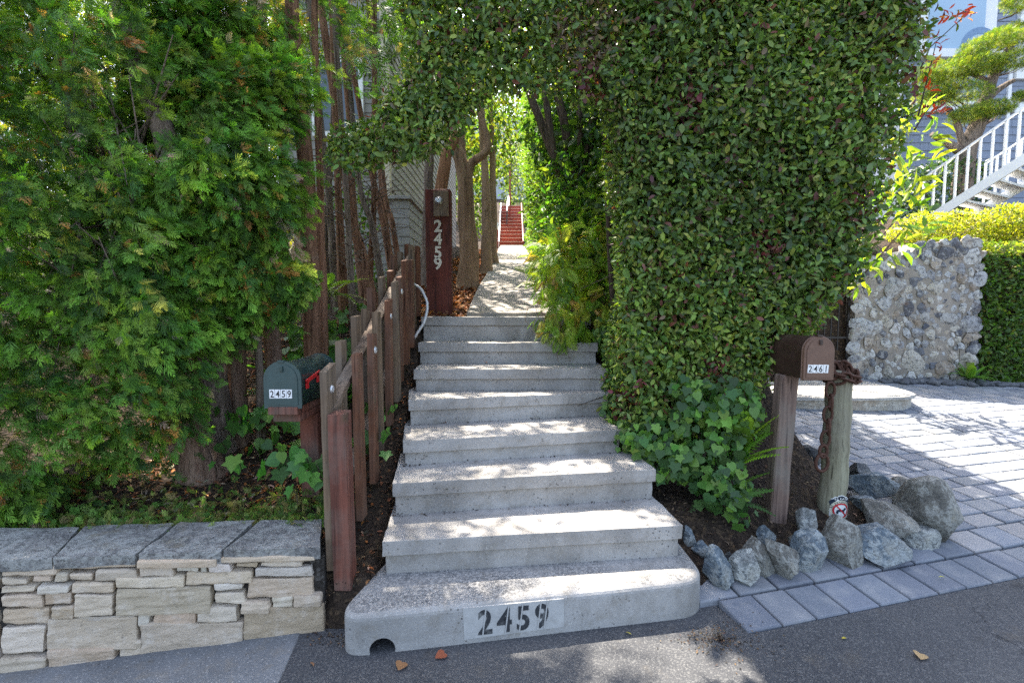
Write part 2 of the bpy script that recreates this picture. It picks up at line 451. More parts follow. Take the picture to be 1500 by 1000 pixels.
def rock_mesh(seed, dims, cuts=9, sub=4, rough=.10, keep=.78):
    r = random.Random(seed); bm = bmesh.new(); bmesh.ops.create_icosphere(bm, subdivisions=sub, radius=1.0)
    pl = []
    for i in range(cuts):
        n = Vector((r.gauss(0, 1), r.gauss(0, 1), r.gauss(0, 1))).normalized(); pl.append((n, r.uniform(keep - .22, keep + .12)))
    o = Vector((r.uniform(-9, 9), r.uniform(-9, 9), r.uniform(-9, 9)))
    for v in bm.verts:
        p = v.co.copy()
        for n, d in pl:
            k = p.dot(n) - d
            if k > 0: p -= n * k * .99
        p *= 1 + rough * .5 * noise.noise(p * 1.7 + o) + rough * .35 * noise.noise(p * 5.5 + o) + rough * .25 * noise.noise(p * 13 + o)
        v.co = Vector((p.x * dims[0], p.y * dims[1], p.z * dims[2]))
    me = bpy.data.meshes.new('rock'); bm.to_mesh(me); bm.free()
    me.polygons.foreach_set('use_smooth', [True] * len(me.polygons)); me.set_sharp_from_angle(angle=R(28)); return me

# colours
GRN = [(.030, .075, .016), (.045, .10, .020), (.022, .058, .014), (.065, .125, .024)]
L_OV = [leaf_proto(.52), leaf_proto(.44, .3, .05), leaf_proto(.6, .1, .2)]
L_LONG = [leaf_proto(.3, .25), leaf_proto(.34, .4, .08)]
L_IVY = [ivy_proto(0), ivy_proto(1)]
SPRAY = [spray_proto(i) for i in range(5)]
FEATHER = [spray_proto(40 + i, 6, 0, .030, .62, .18) for i in range(4)] + [spray_proto(50 + i, 5, 1, .026, .75, .3) for i in range(2)]
SPRAY_S = [spray_proto(i + 20, 5, 0, .035) for i in range(4)]
FROND = [frond_proto(16, .16, .55), frond_proto(14, .2, .8), frond_proto(15, .14, .3)]
LACY = [frond_proto(17, .27, .7, .030), frond_proto(15, .30, 1.0, .034), frond_proto(16, .24, .4, .032)]
M_LEAF = m_leaf('hedge_leaf', .46, .35, .24)
M_LEAF2 = m_leaf('soft_leaf', .5, .4, .38)
M_SPRAY = m_leaf('conifer_spray', .6, .3, .28, (1.05, 1.1, .4))
M_IVY = m_leaf('ivy_leaf', .45, .35, .28)
# ---------------------------------------------------------------- camera, sky, sun
cam = bpy.data.cameras.new('camera'); cam.sensor_width = 36; cam.lens = F / 1500 * 36; cam.clip_end = 900; cam.clip_start = .05
co = bpy.data.objects.new('camera', cam); COL.objects.link(co)
co.location = (0, 0, H); co.rotation_euler = (R(90) - PITCH, 0, 0); scene.camera = co
SUN_EL = R(61); SUN_AZ = R(-17)
sdir = Vector((math.sin(SUN_AZ) * math.cos(SUN_EL), math.cos(SUN_AZ) * math.cos(SUN_EL), math.sin(SUN_EL)))
w = bpy.data.worlds.new('World'); scene.world = w; w.use_nodes = True
nt = w.node_tree; nt.nodes.clear()
sk = nt.nodes.new('ShaderNodeTexSky'); sk.sky_type = 'NISHITA'; sk.sun_disc = False
sk.sun_elevation = SUN_EL; sk.sun_rotation = SUN_AZ; sk.air_density = 1.0; sk.dust_density = 3.0; sk.ozone_density = .4
bg = nt.nodes.new('ShaderNodeBackground'); bg.inputs[1].default_value = SKY_STRENGTH
wo = nt.nodes.new('ShaderNodeOutputWorld'); hsv = nt.nodes.new('ShaderNodeHueSaturation'); hsv.inputs['Saturation'].default_value = .88; nt.links.new(sk.outputs[0], hsv.inputs['Color']); nt.links.new(hsv.outputs[0], bg.inputs[0]); nt.links.new(bg.outputs[0], wo.inputs[0])
sl = bpy.data.lights.new('sun', 'SUN'); sl.energy = SUN_STRENGTH; sl.angle = R(.5); sl.color = (1.0, .92, .80)
so = bpy.data.objects.new('sun', sl); COL.objects.link(so); so.rotation_euler = sdir.to_track_quat('Z', 'Y').to_euler()
scene.view_settings.view_transform = 'Standard'; scene.view_settings.look = 'None'
scene.view_settings.exposure = EXPOSURE; scene.view_settings.gamma = 1
scene.cycles.use_denoising = False; scene.cycles.max_bounces = 10; scene.cycles.diffuse_bounces = 6
scene.cycles.transmission_bounces = 6; scene.cycles.sample_clamp_indirect = 3

# ---------------------------------------------------------------- ground heights
def sst(a, b, x): t = np.clip((x - a) / (b - a), 0, 1); return t * t * (3 - 2 * t)
def y_right(x): return 2.08 + .26 * (x - 1.11)
def z_drive(x, y): return .115 * np.maximum(0, y - y_right(x))
YS = [2.0, 2.2, 2.4, 2.7, 3.0, 3.3, 3.6, 3.9, 4.2, 18, 60]; ZS = [.0, .22, .29, .44, .60, .77, .94, 1.11, 1.38, 3.85, 16]
def z_stair(y): return np.interp(y, YS, ZS)
def z_left(y): return np.interp(y, [1.9, 2.2, 2.8, 3.4, 4.4, 18, 60], [.33, .36, .45, .72, 1.42, 3.85, 16])
WA = atz(0, 985, 0); WB = atz(475, 924, 0)
def wall_y(x): return WA.y + (x - WA.x) * (WB.y - WA.y) / (WB.x - WA.x)
def ground_z(x, y):
    x = np.asarray(x, float); y = np.asarray(y, float)
    bump = .018 * wob(np.stack([x, y, x * 0], -1).reshape(-1, 3), 7, 5).reshape(x.shape)
    left = z_left(y) + bump + .075 * np.clip((-x - .9) / 1.2, 0, 1) * sst(3.2, 2.6, y) - .03 * sst(2.7, 2.4, y)
    left = np.where(y < wall_y(x) + .09, -.06, left)
    mid = z_stair(y) - .03 - .45 * sst(-.03, .03, x - np.interp(y, [2.3, 4.2], [-.64, -.79])) * (1 - sst(4.3, 4.42, y))
    mid = mid + (z_stair(y) - .02 - mid) * 0
    mid = np.where(y < 2.12, -.06, mid)
    bedy = 2.45 + .30 * (x - 1.0)
    bed = z_drive(x, y) + .02 + .14 * sst(0, .5, y - bedy) + bump
    bed = bed + (z_stair(y) - bed) * sst(3.2, 4.3, y)
    drv = z_drive(x, y) - .05
    drv = np.where(y < y_right(x), -.06, drv)
    drv = drv + (2.42 + .37 * np.clip(y - 7.3, 0, 2.4) - drv) * sst(7.12, 7.32, y)
    right = bed + (drv - bed) * sst(2.35, 2.62, x + .25 * np.maximum(0, y - 3.0))
    right = np.where(y < bedy - .05, np.where(y < y_right(x), -.06, z_drive(x, y) - .05), right)
    z = left + (mid - left) * sst(-.98, -.84, x)
    z = z + (right - z) * sst(.72, .84, x - np.where(y > 4.2, .4, 0) - .14 * sst(3.0, 2.6, y))
    return z
def gz(x, y): return float(ground_z(np.array([x]), np.array([y]))[0])
xs = np.concatenate([[-90, -50, -25, -12], np.arange(-8, -2.5, .3), np.arange(-2.5, 3, .05), np.arange(3, 9, .2), [10, 12, 16, 25, 50, 90]])
ys = np.concatenate([[-40, -20, -8, -3, 0, 1.2], np.arange(1.6, 4.6, .05), np.arange(4.6, 9, .15), np.arange(9, 24, .7), [26, 32, 45, 60]])
GX, GY = np.meshgrid(xs, ys); GZ = ground_z(GX, GY)
gm = bpy.data.meshes.new('ground'); nx, ny = len(xs), len(ys)
gm.from_pydata([(a, b, c) for a, b, c in zip(GX.ravel(), GY.ravel(), GZ.ravel())], [],
               [(j*nx+i, j*nx+i+1, (j+1)*nx+i+1, (j+1)*nx+i) for j in range(ny-1) for i in range(nx-1)])
gm.polygons.foreach_set('use_smooth', [True] * len(gm.polygons))
M_SOIL = m_soil('garden_soil', (.022, .016, .012), (.06, .042, .03), (.11, .075, .045))
tag(link('ground', gm, M_SOIL), kind='structure')

# road and the concrete gutter beside the stone wall
M_ASPH = m_asphalt()
mb = MB(); mb.add([(-60, -30, 0), (60, -30, 0), (60, y_right(60), 0), (1.11, 2.08, 0), (.95, 2.5, 0), (-.8, 2.45, 0), (-.8, WB.y + .1, 0), (-60, wall_y(-60) + .1, 0)], [(0, 1, 2, 3, 4, 5, 6, 7)])
tag(mb.build('road', M_ASPH), kind='structure')
M_GUT = m_concrete('gutter_concrete', (.15, .155, .16), .6, .35)
g1 = atz(436, 938, 0); g2 = atz(404, 1010, 0); gd = (g2 - g1).normalized()
mb = MB(); q = [(g1.x, g1.y), (g1.x + gd.x * .8, g1.y + gd.y * .8), (-6.5, wall_y(-6.5) - .78), (-6.5, wall_y(-6.5) + .05), (g1.x - .02, wall_y(g1.x) + .05)]
mb.prism(q, -.03, .006); tag(mb.build('pavement', M_GUT, bevel=.006), kind='structure')

# ---------------------------------------------------------------- concrete stairs with the street number
M_CON = m_concrete('stair_concrete', (.34, .322, .30), .8, .42)
M_CON2 = m_concrete('curb_concrete', (.32, .31, .295), .7, .28, .85)
M_BLACK = m_plain('black_stencil_paint', (.04, .042, .046), .85, .2, 0, .5, 34, .3, (.25, .25, .24), .85)
M_WPAINT = m_plain('worn_pale_paint', (.40, .395, .38), .85, .2, 0, .3, 22, .4, (.26, .25, .235), .9)
stairs = thing('concrete_stairs', 'grey concrete garden staircase with rounded bottom step stencilled 2459', 'stairs', (0, 2.3, 0))
SPX = [(.36, (560, 793), (1000, 769)), (.545, (575, 708), (961, 687)), (.70, (590, 646), (912, 629)), (.875, (598, 586), (906, 574)),
       (1.04, (606, 541), (890, 540)), (1.215, (612, 503), (876, 503)), (1.425, (619, 466), (868, 468))]
zprev = .18; EDGE = []
for k, (z, l, r) in enumerate(SPX):
    a = atz(*l, z); b = atz(*r, z); a.y = max(a.y, 2.2)
    if k == 6: a = Vector((-.80, 4.17, z)); b = Vector((.70, 4.17, z))
    if k == 5: a.y = b.y = 3.9; a.x = (612-750)/F*3.9; b.x = (876-750)/F*3.9
    EDGE.append((a, b))
    bk = .55 if k < 6 else .6
    n = Vector((-(b - a).y, (b - a).x, 0)).normalized(); mb = MB()
    def ring_(d0, d1, inset):
        t = (b - a).normalized() * inset
        return [a + n * d0 + t, b + n * d0 - t, b + n * d1 - t, a + n * d1 + t]
    top = ring_(0, bk, 0)
    mb.hexa([Vector((p.x, p.y, z - .075)) for p in top] + [Vector((p.x, p.y, z)) for p in top])
    st = ring_(.022, bk - .02, .012)
    mb.hexa([Vector((p.x, p.y, zprev - .05)) for p in st] + [Vector((p.x, p.y, z - .076)) for p in st])
    me = rough_mesh(mb.mesh('step'), 14, .005, 13)
    o = link('step', me, M_CON, stairs); bv = o.modifiers.new('bevel', 'BEVEL'); bv.width = .012; bv.segments = 3; bv.limit_method = 'ANGLE'; bv.angle_limit = R(50)
    zprev = z
# rounded bottom step, a kerb with a drain hole through it
P0 = atz(512, 962, 0); P1 = atz(1022, 903, 0); cd = (P1 - P0).normalized(); cn = Vector((-cd.y, cd.x, 0))
def rounded(pts, rads, seg=8):
    out = []; n = len(pts)
    for i in range(n):
        p = Vector(pts[i]); a = (Vector(pts[i - 1]) - p).normalized(); b = (Vector(pts[(i + 1) % n]) - p).normalized(); r = rads[i]
        if r <= 0: out.append(p); continue
        for k in range(seg + 1):
            t = k / seg; out.append((p + a * r) * (1 - t) ** 2 + p * 2 * t * (1 - t) + (p + b * r) * t * t)
    return out
fl = P0 - cd * .07; fr = P1 + cd * .06
kerb = rounded([fl, fr, Vector((fr.x - .02, fr.y + .50, 0)), Vector((fl.x + .14, fl.y + .62, 0))], [.15, .16, .10, .12])
mb = MB(); mb.prism(kerb, -.05, .183)
me = mb.mesh('bottom_step'); bm = bmesh.new(); bm.from_mesh(me)
top_e = [e for e in bm.edges if all(v.co.z > .17 for v in e.verts)]
bmesh.ops.bevel(bm, geom=top_e, offset=.03, segments=4, affect='EDGES', profile=.5); bm.to_mesh(me); bm.free()
hole_c = atplane(560, 952, P0, cn)
tmp = link('bottom_step', me, None)
cut = MB(); cut.tube([hole_c - cn * .1, hole_c + cn * .25], .056, 20); cutm = cut.mesh('cut'); cuto = link('cut', cutm, None)
bo = tmp.modifiers.new('hole', 'BOOLEAN'); bo.object = cuto; bo.operation = 'DIFFERENCE'; bo.solver = 'EXACT'
dg = bpy.context.evaluated_depsgraph_get(); me2 = bpy.data.meshes.new_from_object(tmp.evaluated_get(dg), depsgraph=dg)
bpy.data.objects.remove(tmp); bpy.data.objects.remove(cuto); me2.materials.clear()
base = link('bottom_step', me2, M_CON2, stairs)
mb = MB(); mb.tube([hole_c + cn * .012, hole_c + cn * .24], .054, 20, cap=False); mb.tube([hole_c + cn * .235, hole_c + cn * .24], .054, 20)
pipe = mb.build('drain_pipe', m_plain('dark_pipe', (.05, .055, .065), .6), stairs)
# painted plate and numerals
pa = atplane(680, 936, P0, cn); pb = atplane(826, 917, P0, cn); pc = atplane(826, 876, P0, cn); pd = atplane(678, 890, P0, cn)
off = -cn * .0022; mb = MB()
mb.hexa([pa + off, pb + off, pb + cn * .004, pa + cn * .004, pd + off, pc + off, pc + cn * .004, pd + cn * .004])
plate = mb.build('painted_number_patch', M_WPAINT, stairs, bevel=0)
hh = (pd - pa).length; digs = []
ctr = (pa + pb + pc + pd) / 4; up = Vector((0, 0, 1))
for i, ch in enumerate('2459'):
    me = text_mesh(ch, .155, .0006, .0042, .86)
    me.transform(frame(ctr + cd * ((i - 1.5) * .087 - .004) + off * 1.4 - Vector((0, 0, .002)), cd, up)); digs.append(me)
num = link('stencilled_number', join_meshes(digs), M_BLACK, plate)
for i, xs_ in ((0, (-.004,)), (1, (.012,)), (2, (-.01,)), (3, (-.012, .018))):
    for x in xs_:
        mb = MB(); mb.box(ctr + cd * ((i - 1.5) * .087 - .004 + x) + off * 2.0, (.006, .0012, .13), Matrix.Rotation(math.atan2(cd.y, cd.x), 3, 'Z') @ Matrix.Rotation(.12, 3, 'Y'))
        mb.build('stencil_bridge', M_WPAINT, plate)

# path and far red steps
M_PATH = m_concrete('path_concrete', (.27, .245, .215), .5, .3)
mb = MB(); ps = np.linspace(4.45, 18, 40); vs = []
for y in ps:
    z = float(z_stair(y)) + .035; vs += [(-.43 - .012 * math.sin(y * 1.3), y, z), (.55 - .006 * y, y, z), (.55 - .006 * y, y, z - .15), (-.43, y, z - .15)]
fs = []
for i in range(len(ps) - 1):
    for k in range(4): fs.append((i*4+k, i*4+(k+1)%4, (i+1)*4+(k+1)%4, (i+1)*4+k))
fs += [(0, 3, 2, 1)]
mb.add(vs, fs); tag(mb.build('path', M_PATH), kind='structure')

# ---------------------------------------------------------------- low stone wall on the left
wd = (WB - WA).normalized(); wn = Vector((-wd.y, wd.x, 0))          # wn points away from the road
Q = [(0,522,236,569),(240,499,558,544),(562,486,893,524),(897,476,1288,508),(0,572,118,602),(120,560,214,592),(216,552,274,594),(278,549,385,582),(388,537,562,582),(565,526,710,566),(713,515,812,556),(815,510,847,552),(849,505,945,548),(950,511,1050,536),(1052,500,1230,528),
(0,602,150,634),(152,598,290,633),(293,586,465,634),(472,561,753,611),(757,541,1028,596),(1031,526,1275,573),
(0,634,180,691),(183,629,302,677),(306,631,471,728),(474,600,864,722),(867,591,992,624),(871,626,1001,676),(1003,570,1278,660),
(0,694,205,766),(209,680,310,741),(975,660,1099,716),(1102,643,1194,700),(1192,634,1306,688),
(619,697,799,771),(800,678,971,751),(553,713,617,773),(314,730,550,738),
(0,768,182,886),(188,729,561,868),(569,750,989,900),(987,692,1320,832),
(0,889,197,962),(197,852,477,945),(481,824,576,926)]
M_ASH = NT('cream_sandstone')
n = M_ASH; ii = n.attr('leafcol')
c = n.mix(ii, (.27, .21, .14), n.ramp(n.noise(3.0, 6, .7, n.vec((3, 3, 9))), [(.5, 0.0), (.7, .5)]))
c = n.mix(c, (.62, .545, .46), n.ramp(n.noise(12, 6, .7), [(.52, 0.0), (.68, .5)]))
c = n.mix(c, (.09, .08, .065), n.ramp(n.noise(38, 4, .7), [(.62, 0.0), (.76, .7)]))
hb = n.math('ADD', n.noise(30, 8, .75, n.vec((1, 1, 1.5))), n.math('MULTIPLY', n.noise(90, 3), .35))
M_ASH = n.done(n.pbsdf(c, .9, n.bump(hb, .9, .012), .2))
sw = thing('stone_wall', 'low cream stone wall of split blocks under grey slab coping', 'wall', (WB.x, WB.y, 0))
def stones(quads, name, parent, mat, depth, cols, seed):
    r = random.Random(seed); bm = bmesh.new(); lay = bm.verts.layers.float_color.new('leafcol')
    for (a, b, c, d) in quads:      # front corners: lower left, lower right, upper right, upper left
        out = -wn * (r.uniform(-.006, .014) + (.012 if a.z > .30 and (b - a).length > .3 and (d - a).length < .09 else 0)); k = r.choice(cols); kk = r.uniform(.82, 1.12); k = [x * kk * r.uniform(.98, 1.02) for x in k]
        j = lambda: Vector((0, 0, r.uniform(-.004, .004))) + wd * r.uniform(-.004, .004)
        f = [p + out + j() for p in (a, b, c, d)]; g = [p + wn * depth for p in f]
        tmpb = bmesh.new(); v = [tmpb.verts.new(p) for p in (f[0], f[1], g[1], g[0], f[3], f[2], g[2], g[3])]
        for q in ((0,3,2,1),(4,5,6,7),(0,1,5,4),(1,2,6,5),(2,3,7,6),(3,0,4,7)): tmpb.faces.new([v[i] for i in q])
        bmesh.ops.bevel(tmpb, geom=tmpb.edges[:], offset=.007, segments=2, affect='EDGES', profile=.6)
        long_ = [e for e in tmpb.edges if e.calc_length() > .03]
        bmesh.ops.subdivide_edges(tmpb, edges=long_, cuts=7, use_grid_fill=True)
        tmpb.normal_update(); o = Vector((r.uniform(-9, 9), r.uniform(-9, 9), 0))
        for vv in tmpb.verts:
            p = vv.co
            vv.co = p + vv.normal * (.007 * noise.noise(p * 9 + o) + .004 * noise.noise(p * 28 + o) + .004*noise.noise(Vector((p.x*6, p.y*6, p.z*55)) + o))
        idx = {}
        for vv in tmpb.verts:
            nv = bm.verts.new(vv.co); nv[lay] = (*k, 1); idx[vv.index] = nv
        tmpb.verts.index_update()
        for fc in tmpb.faces:
            try: bm.faces.new([idx[x.index] for x in fc.verts])
            except (ValueError, KeyError): pass
        tmpb.free()
    me = bpy.data.meshes.new(name); bm.to_mesh(me); bm.free(); return link(name, me, mat, parent)
quads = []
for (x0, y0, x1, y1) in Q:
    g = lambda zx, zy: atplane(zx / 2.777, 640 + zy / 2.777, WA, wn)
    sl_ = -.055 * (x1 - x0) * .5 if x1 - x0 > 60 else 0     # courses climb to the right like the kerb line
    qd = [g(x0, y1 - sl_ * .4), g(x1, y1 + sl_ * .4), g(x1, y0 + sl_ * .4), g(x0, y0 - sl_ * .4)]; iu, iz = wd * .0045, Vector((0, 0, .0045))
    quads.append((qd[0] + iu + iz, qd[1] - iu + iz, qd[2] - iu - iz, qd[3] + iu - iz))
zz = [-.02, .10, .20, .26, .33, .385]
for i in range(5):                                            # courses that run on past the picture's edge
    u = 0.003
    while u < 2.6:
        l = random.uniform(.14, .36); p = WA - wd * u; q2 = WA - wd * (u + l - .006)
        quads.append(tuple(Vector((v.x, v.y, z)) for v, z in ((q2, zz[i] + .003), (p, zz[i] + .003), (p, zz[i+1] - .002), (q2, zz[i+1] - .002)))); u += l
stones(quads, 'stone_courses', sw, M_ASH, .12, [(.55, .455, .345), (.58, .495, .39), (.50, .40, .295), (.56, .49, .41), (.48, .37, .26)], 4)
M_MORT = m_soil('wall_core', (.035, .03, .026), (.07, .062, .055), (.12, .11, .10))
a = WA - wd * 2.6 + wn * .03; b = WB + wn * .03
mb = MB(); mb.hexa([Vector((p.x, p.y, z)) for z in (-.05, .33) for p in (a, b, b + wn * .3, a + wn * .3)])
mb.build('core', M_MORT, sw)
M_SLAB = m_rock('grey_slate_slab', (.12, .117, .112), (.24, .23, .215), .30, (.12, .125, .14), False)
sh = [random.uniform(-.09, .09) for _ in range(7)]; seams = [-260, -95, 79, 201, 327, 470]
for i in range(5):
    zl = atplane(max(seams[i], -120) + 2, 827 - .038 * max(seams[i], -120), WA, wn).z; zr = atplane(seams[i + 1] - 2, 827 - .038 * seams[i + 1], WA, wn).z
    fa = atplane(seams[i] + 2, 828, WA, wn); fb = atplane(seams[i + 1] - 2, 828, WA, wn)
    p = [fa - wn * random.uniform(.002, .012), fb - wn * random.uniform(.002, .012), fb + wn * .29 + wd * sh[i + 1], fa + wn * .29 + wd * (sh[i] + .012)]
    zt = [zl + .018, zr + .018, zr + .022, zl + .022]
    if i == 4: p[1] += wd * .005
    mb = MB(); mb.hexa([Vector((v.x, v.y, z - .042)) for v, z in zip(p, zt)] + [Vector((v.x, v.y, z + .003 * i % 2)) for v, z in zip(p, zt)])
    me = rough_mesh(mb.mesh('coping_slab'), 12, .007, 8); o = link('coping_slab', me, M_SLAB, sw)
    bv = o.modifiers.new('bevel', 'BEVEL'); bv.width = .008; bv.segments = 2; bv.limit_method = 'ANGLE'; bv.angle_limit = R(45)
for s_, (px, py, dx, dz, lab) in enumerate(((478, 880, .035, .055, 'pale broken stone wedged between low wall and bottom step'), (497, 842, .07, .03, 'flat grey mortar lump at the foot of the red fence post'))):
    p = atz(px, py, .03 if s_ == 0 else .17)
    me = rock_mesh(60 + s_, (dx, .06, dz)); me.transform(Matrix.Translation((p.x, p.y + .05, .07 if s_ == 0 else .17)))
    o = link('wall_stone', me, m_rock('rubble_grey', (.2, .2, .2), (.34, .34, .33), .4)); tag(o, lab, 'stone', 'loose stones by the low wall')
# ---------------------------------------------------------------- picket fence up the left of the stairs
M_RED = m_wood('red_stained_wood', (.165, .058, .038), (.07, .026, .018), .5, 'z', .4)
M_BRN = m_wood('brown_weathered_wood', (.15, .062, .032), (.07, .03, .017), .3, 'z', .45)
M_GRY = m_wood('grey_weathered_wood', (.17, .115, .072), (.07, .045, .028), .5, 'z', .5)
M_RAIL = m_wood('weathered_rail', (.16, .11, .075), (.07, .045, .03), .55, 'y', .3)
M_DISC = m_plain('silver_reflector', (.55, .56, .57), .3, .6, .6, .15, 40, .3)
fence = thing('picket_fence', 'brown staggered picket fence climbing beside the concrete stairs', 'fence', (-.82, 2.17, .2))
def plank(name, mat, x0, x1, y0, y1, z0, z1, slope=0.0, lean=(0, 0), bev=.004):
    mb = MB(); lx, ly = lean
    mb.hexa([Vector(p) for p in ((x0,y0,z0),(x1,y0,z0),(x1,y1,z0),(x0,y1,z0),(x0+lx,y0+ly,z1),(x1+lx,y0+ly,z1),(x1+lx,y1+ly,z1+slope),(x0+lx,y1+ly,z1+slope))])
    return link(name, rough_mesh(mb.mesh(name), 5, .0025, 12), mat, fence)
def disc(parent, x, y, z, r=.021):
    mb = MB(); mb.tube([(x, y, z), (x + .006, y, z), (x + .0095, y, z)], [r, r, r * .7], 20)
    return mb.build('reflector_disc', M_DISC, parent)
plank('corner_post', M_RED, -.848, -.768, 2.155, 2.245, .16, 1.005, .005, (-.012, .01))
pb_ = plank('end_board', M_GRY, -.886, -.854, 2.17, 2.29, .25, 1.205, .03, (-.012, .01))
disc(pb_, -.866, 2.235, 1.115)
fy = [2.49, 2.72, 2.94, 3.15, 3.36, 3.56, 3.75, 3.94, 4.12, 4.3]
for i, y in enumerate(fy):
    h = z_stair(y); x = -.835 + .012 * math.sin(i * 2.1) - .004 * i
    top = 1.26 + (y - 2.49) * .46 + .035 * math.sin(i * 3.3)
    p = plank('picket', [M_BRN, M_BRN, M_GRY, M_BRN, M_GRY, M_BRN, M_BRN, M_BRN, M_GRY, M_BRN][i], x, x + .034, y - .04, y + .042, float(h) - .02 + .05, top, random.uniform(-.01, .02), (random.uniform(-.012, .012), random.uniform(-.012, .012)))
    if i in (1, 3, 5): disc(p, x + .034, y, top - .1)
for i, y in enumerate([2.60, 2.84, 3.06, 3.27, 3.48, 3.69, 3.9, 4.1, 4.3]):
    x = -.975 + .012 * math.sin(i * 1.7); top = 1.32 + (y - 2.6) * .45 + .03 * math.sin(i * 2.3)
    plank('picket', [M_GRY, M_GRY, M_GRY, M_BRN, M_GRY, M_BRN, M_BRN, M_GRY, M_BRN][i], x, x + .034, y - .04, y + .042, z_left(y) - .1, top, random.uniform(-.01, .02), (random.uniform(-.012, .012), random.uniform(-.012, .012)))
for (za, zb, nm) in ((1.0, 1.0 + 2.25 * .47, 'top_rail'), (.45, .45 + 2.25 * .5, 'lower_rail')):
    mb = MB(); n_ = 14
    for i in range(n_):
        pass
    p0 = Vector((-.885, 2.235, za)); p1 = Vector((-.90, 4.45, zb))
    mb.sweep([(-.034, -.018), (.030, -.018), (.030, .018), (-.034, .018)], p0, p1, (1, 0, 0), (0, 0, 1))
    link(nm, rough_mesh(mb.mesh(nm), 9, .004, 7), M_RAIL, fence)

# tall number post at the top of the stairs
M_DRED = m_wood('dark_red_timber', (.12, .03, .02), (.05, .014, .011), .12, 'z', .2)
M_NUM = m_plain('pale_number_metal', (.52, .48, .40), .5, .5, .2, .25, 60, .2)
ap = thing('address_post', 'thick dark red timber post with house number 2459 down its face', 'post', (-.71, 4.62, 1.4))
x0, x1 = at(624, 400, 4.6).x, at(661, 400, 4.6).x; zt = at(640, 277, 4.6).z
mb = MB(); mb.hexa([Vector((x, y, z)) for z, s in ((1.35, 0), (zt, .002)) for x, y in ((x0, 4.6), (x1, 4.6), (x1, 4.72), (x0, 4.72))])
tb = link('timber', rough_mesh(mb.mesh('timber'), 8, .004, 9), M_DRED, ap); bv = tb.modifiers.new('bevel', 'BEVEL'); bv.width = .006; bv.limit_method = 'ANGLE'
pl_ = [at(635, 280, 4.58), at(657, 280, 4.58), at(657, 317, 4.58), at(635, 317, 4.58)]
mb = MB(); mb.box(((pl_[0].x + pl_[1].x) / 2, 4.583, (pl_[0].z + pl_[2].z) / 2), (pl_[1].x - pl_[0].x, .034, pl_[0].z - pl_[2].z))
blk = mb.build('block', M_GRY, ap, bevel=.004)
c = at(643, 294, 4.56); mb = MB(); mb.tube([(c.x, 4.567, c.z), (c.x, 4.545, c.z), (c.x, 4.538, c.z)], [.036, .036, .022], 20); mb.build('round_lamp', M_DISC, blk)
for i, ch in enumerate('2459'):
    c = at(641.5, (331, 350, 369.5, 386)[i], 4.595)
    me = text_mesh(ch, .155, .003, .004, 1.0); me.transform(frame((c.x, 4.594, c.z), (1, 0, 0), (0, 0, 1))); link('digit', me, M_NUM, ap)
mb = MB(); P = [at(598, 411, 4.2), at(606, 416, 4.1), at(617, 424, 4.05), at(626, 445, 4.03), at(622, 470, 4.0), at(611, 488, 3.98), at(604, 500, 3.98)]
trunk(mb, P, .012, .012, 10, 0, 0, 1.0, 30)
tag(mb.build('hose', m_plain('grey_conduit', (.5, .5, .5), .35, .5, .3, .1, 60, .3)), 'grey ribbed flexible hose looping off the fence top', 'hose')
mb = MB(); mb.tube([at(464, 655, 2.75), at(464, 618, 2.75)], .014, 12); tag(mb.build('utility_pipe', m_plain('white_plastic', (.6, .62, .66), .4)), 'short white plastic pipe beside the green mailbox post', 'pipe')
mb = MB(); pp = [atz(541, 800, .2), atz(545, 770, .27)]
mb.tube([pp[0] + Vector((0, 0, .02)), pp[1] + Vector((0, 0, .02))], .035, 16); tag(mb.build('drain_hose', m_plain('black_corrugated_plastic', (.02, .02, .022), .5)), 'black corrugated drain tube lying between fence and stairs', 'pipe')

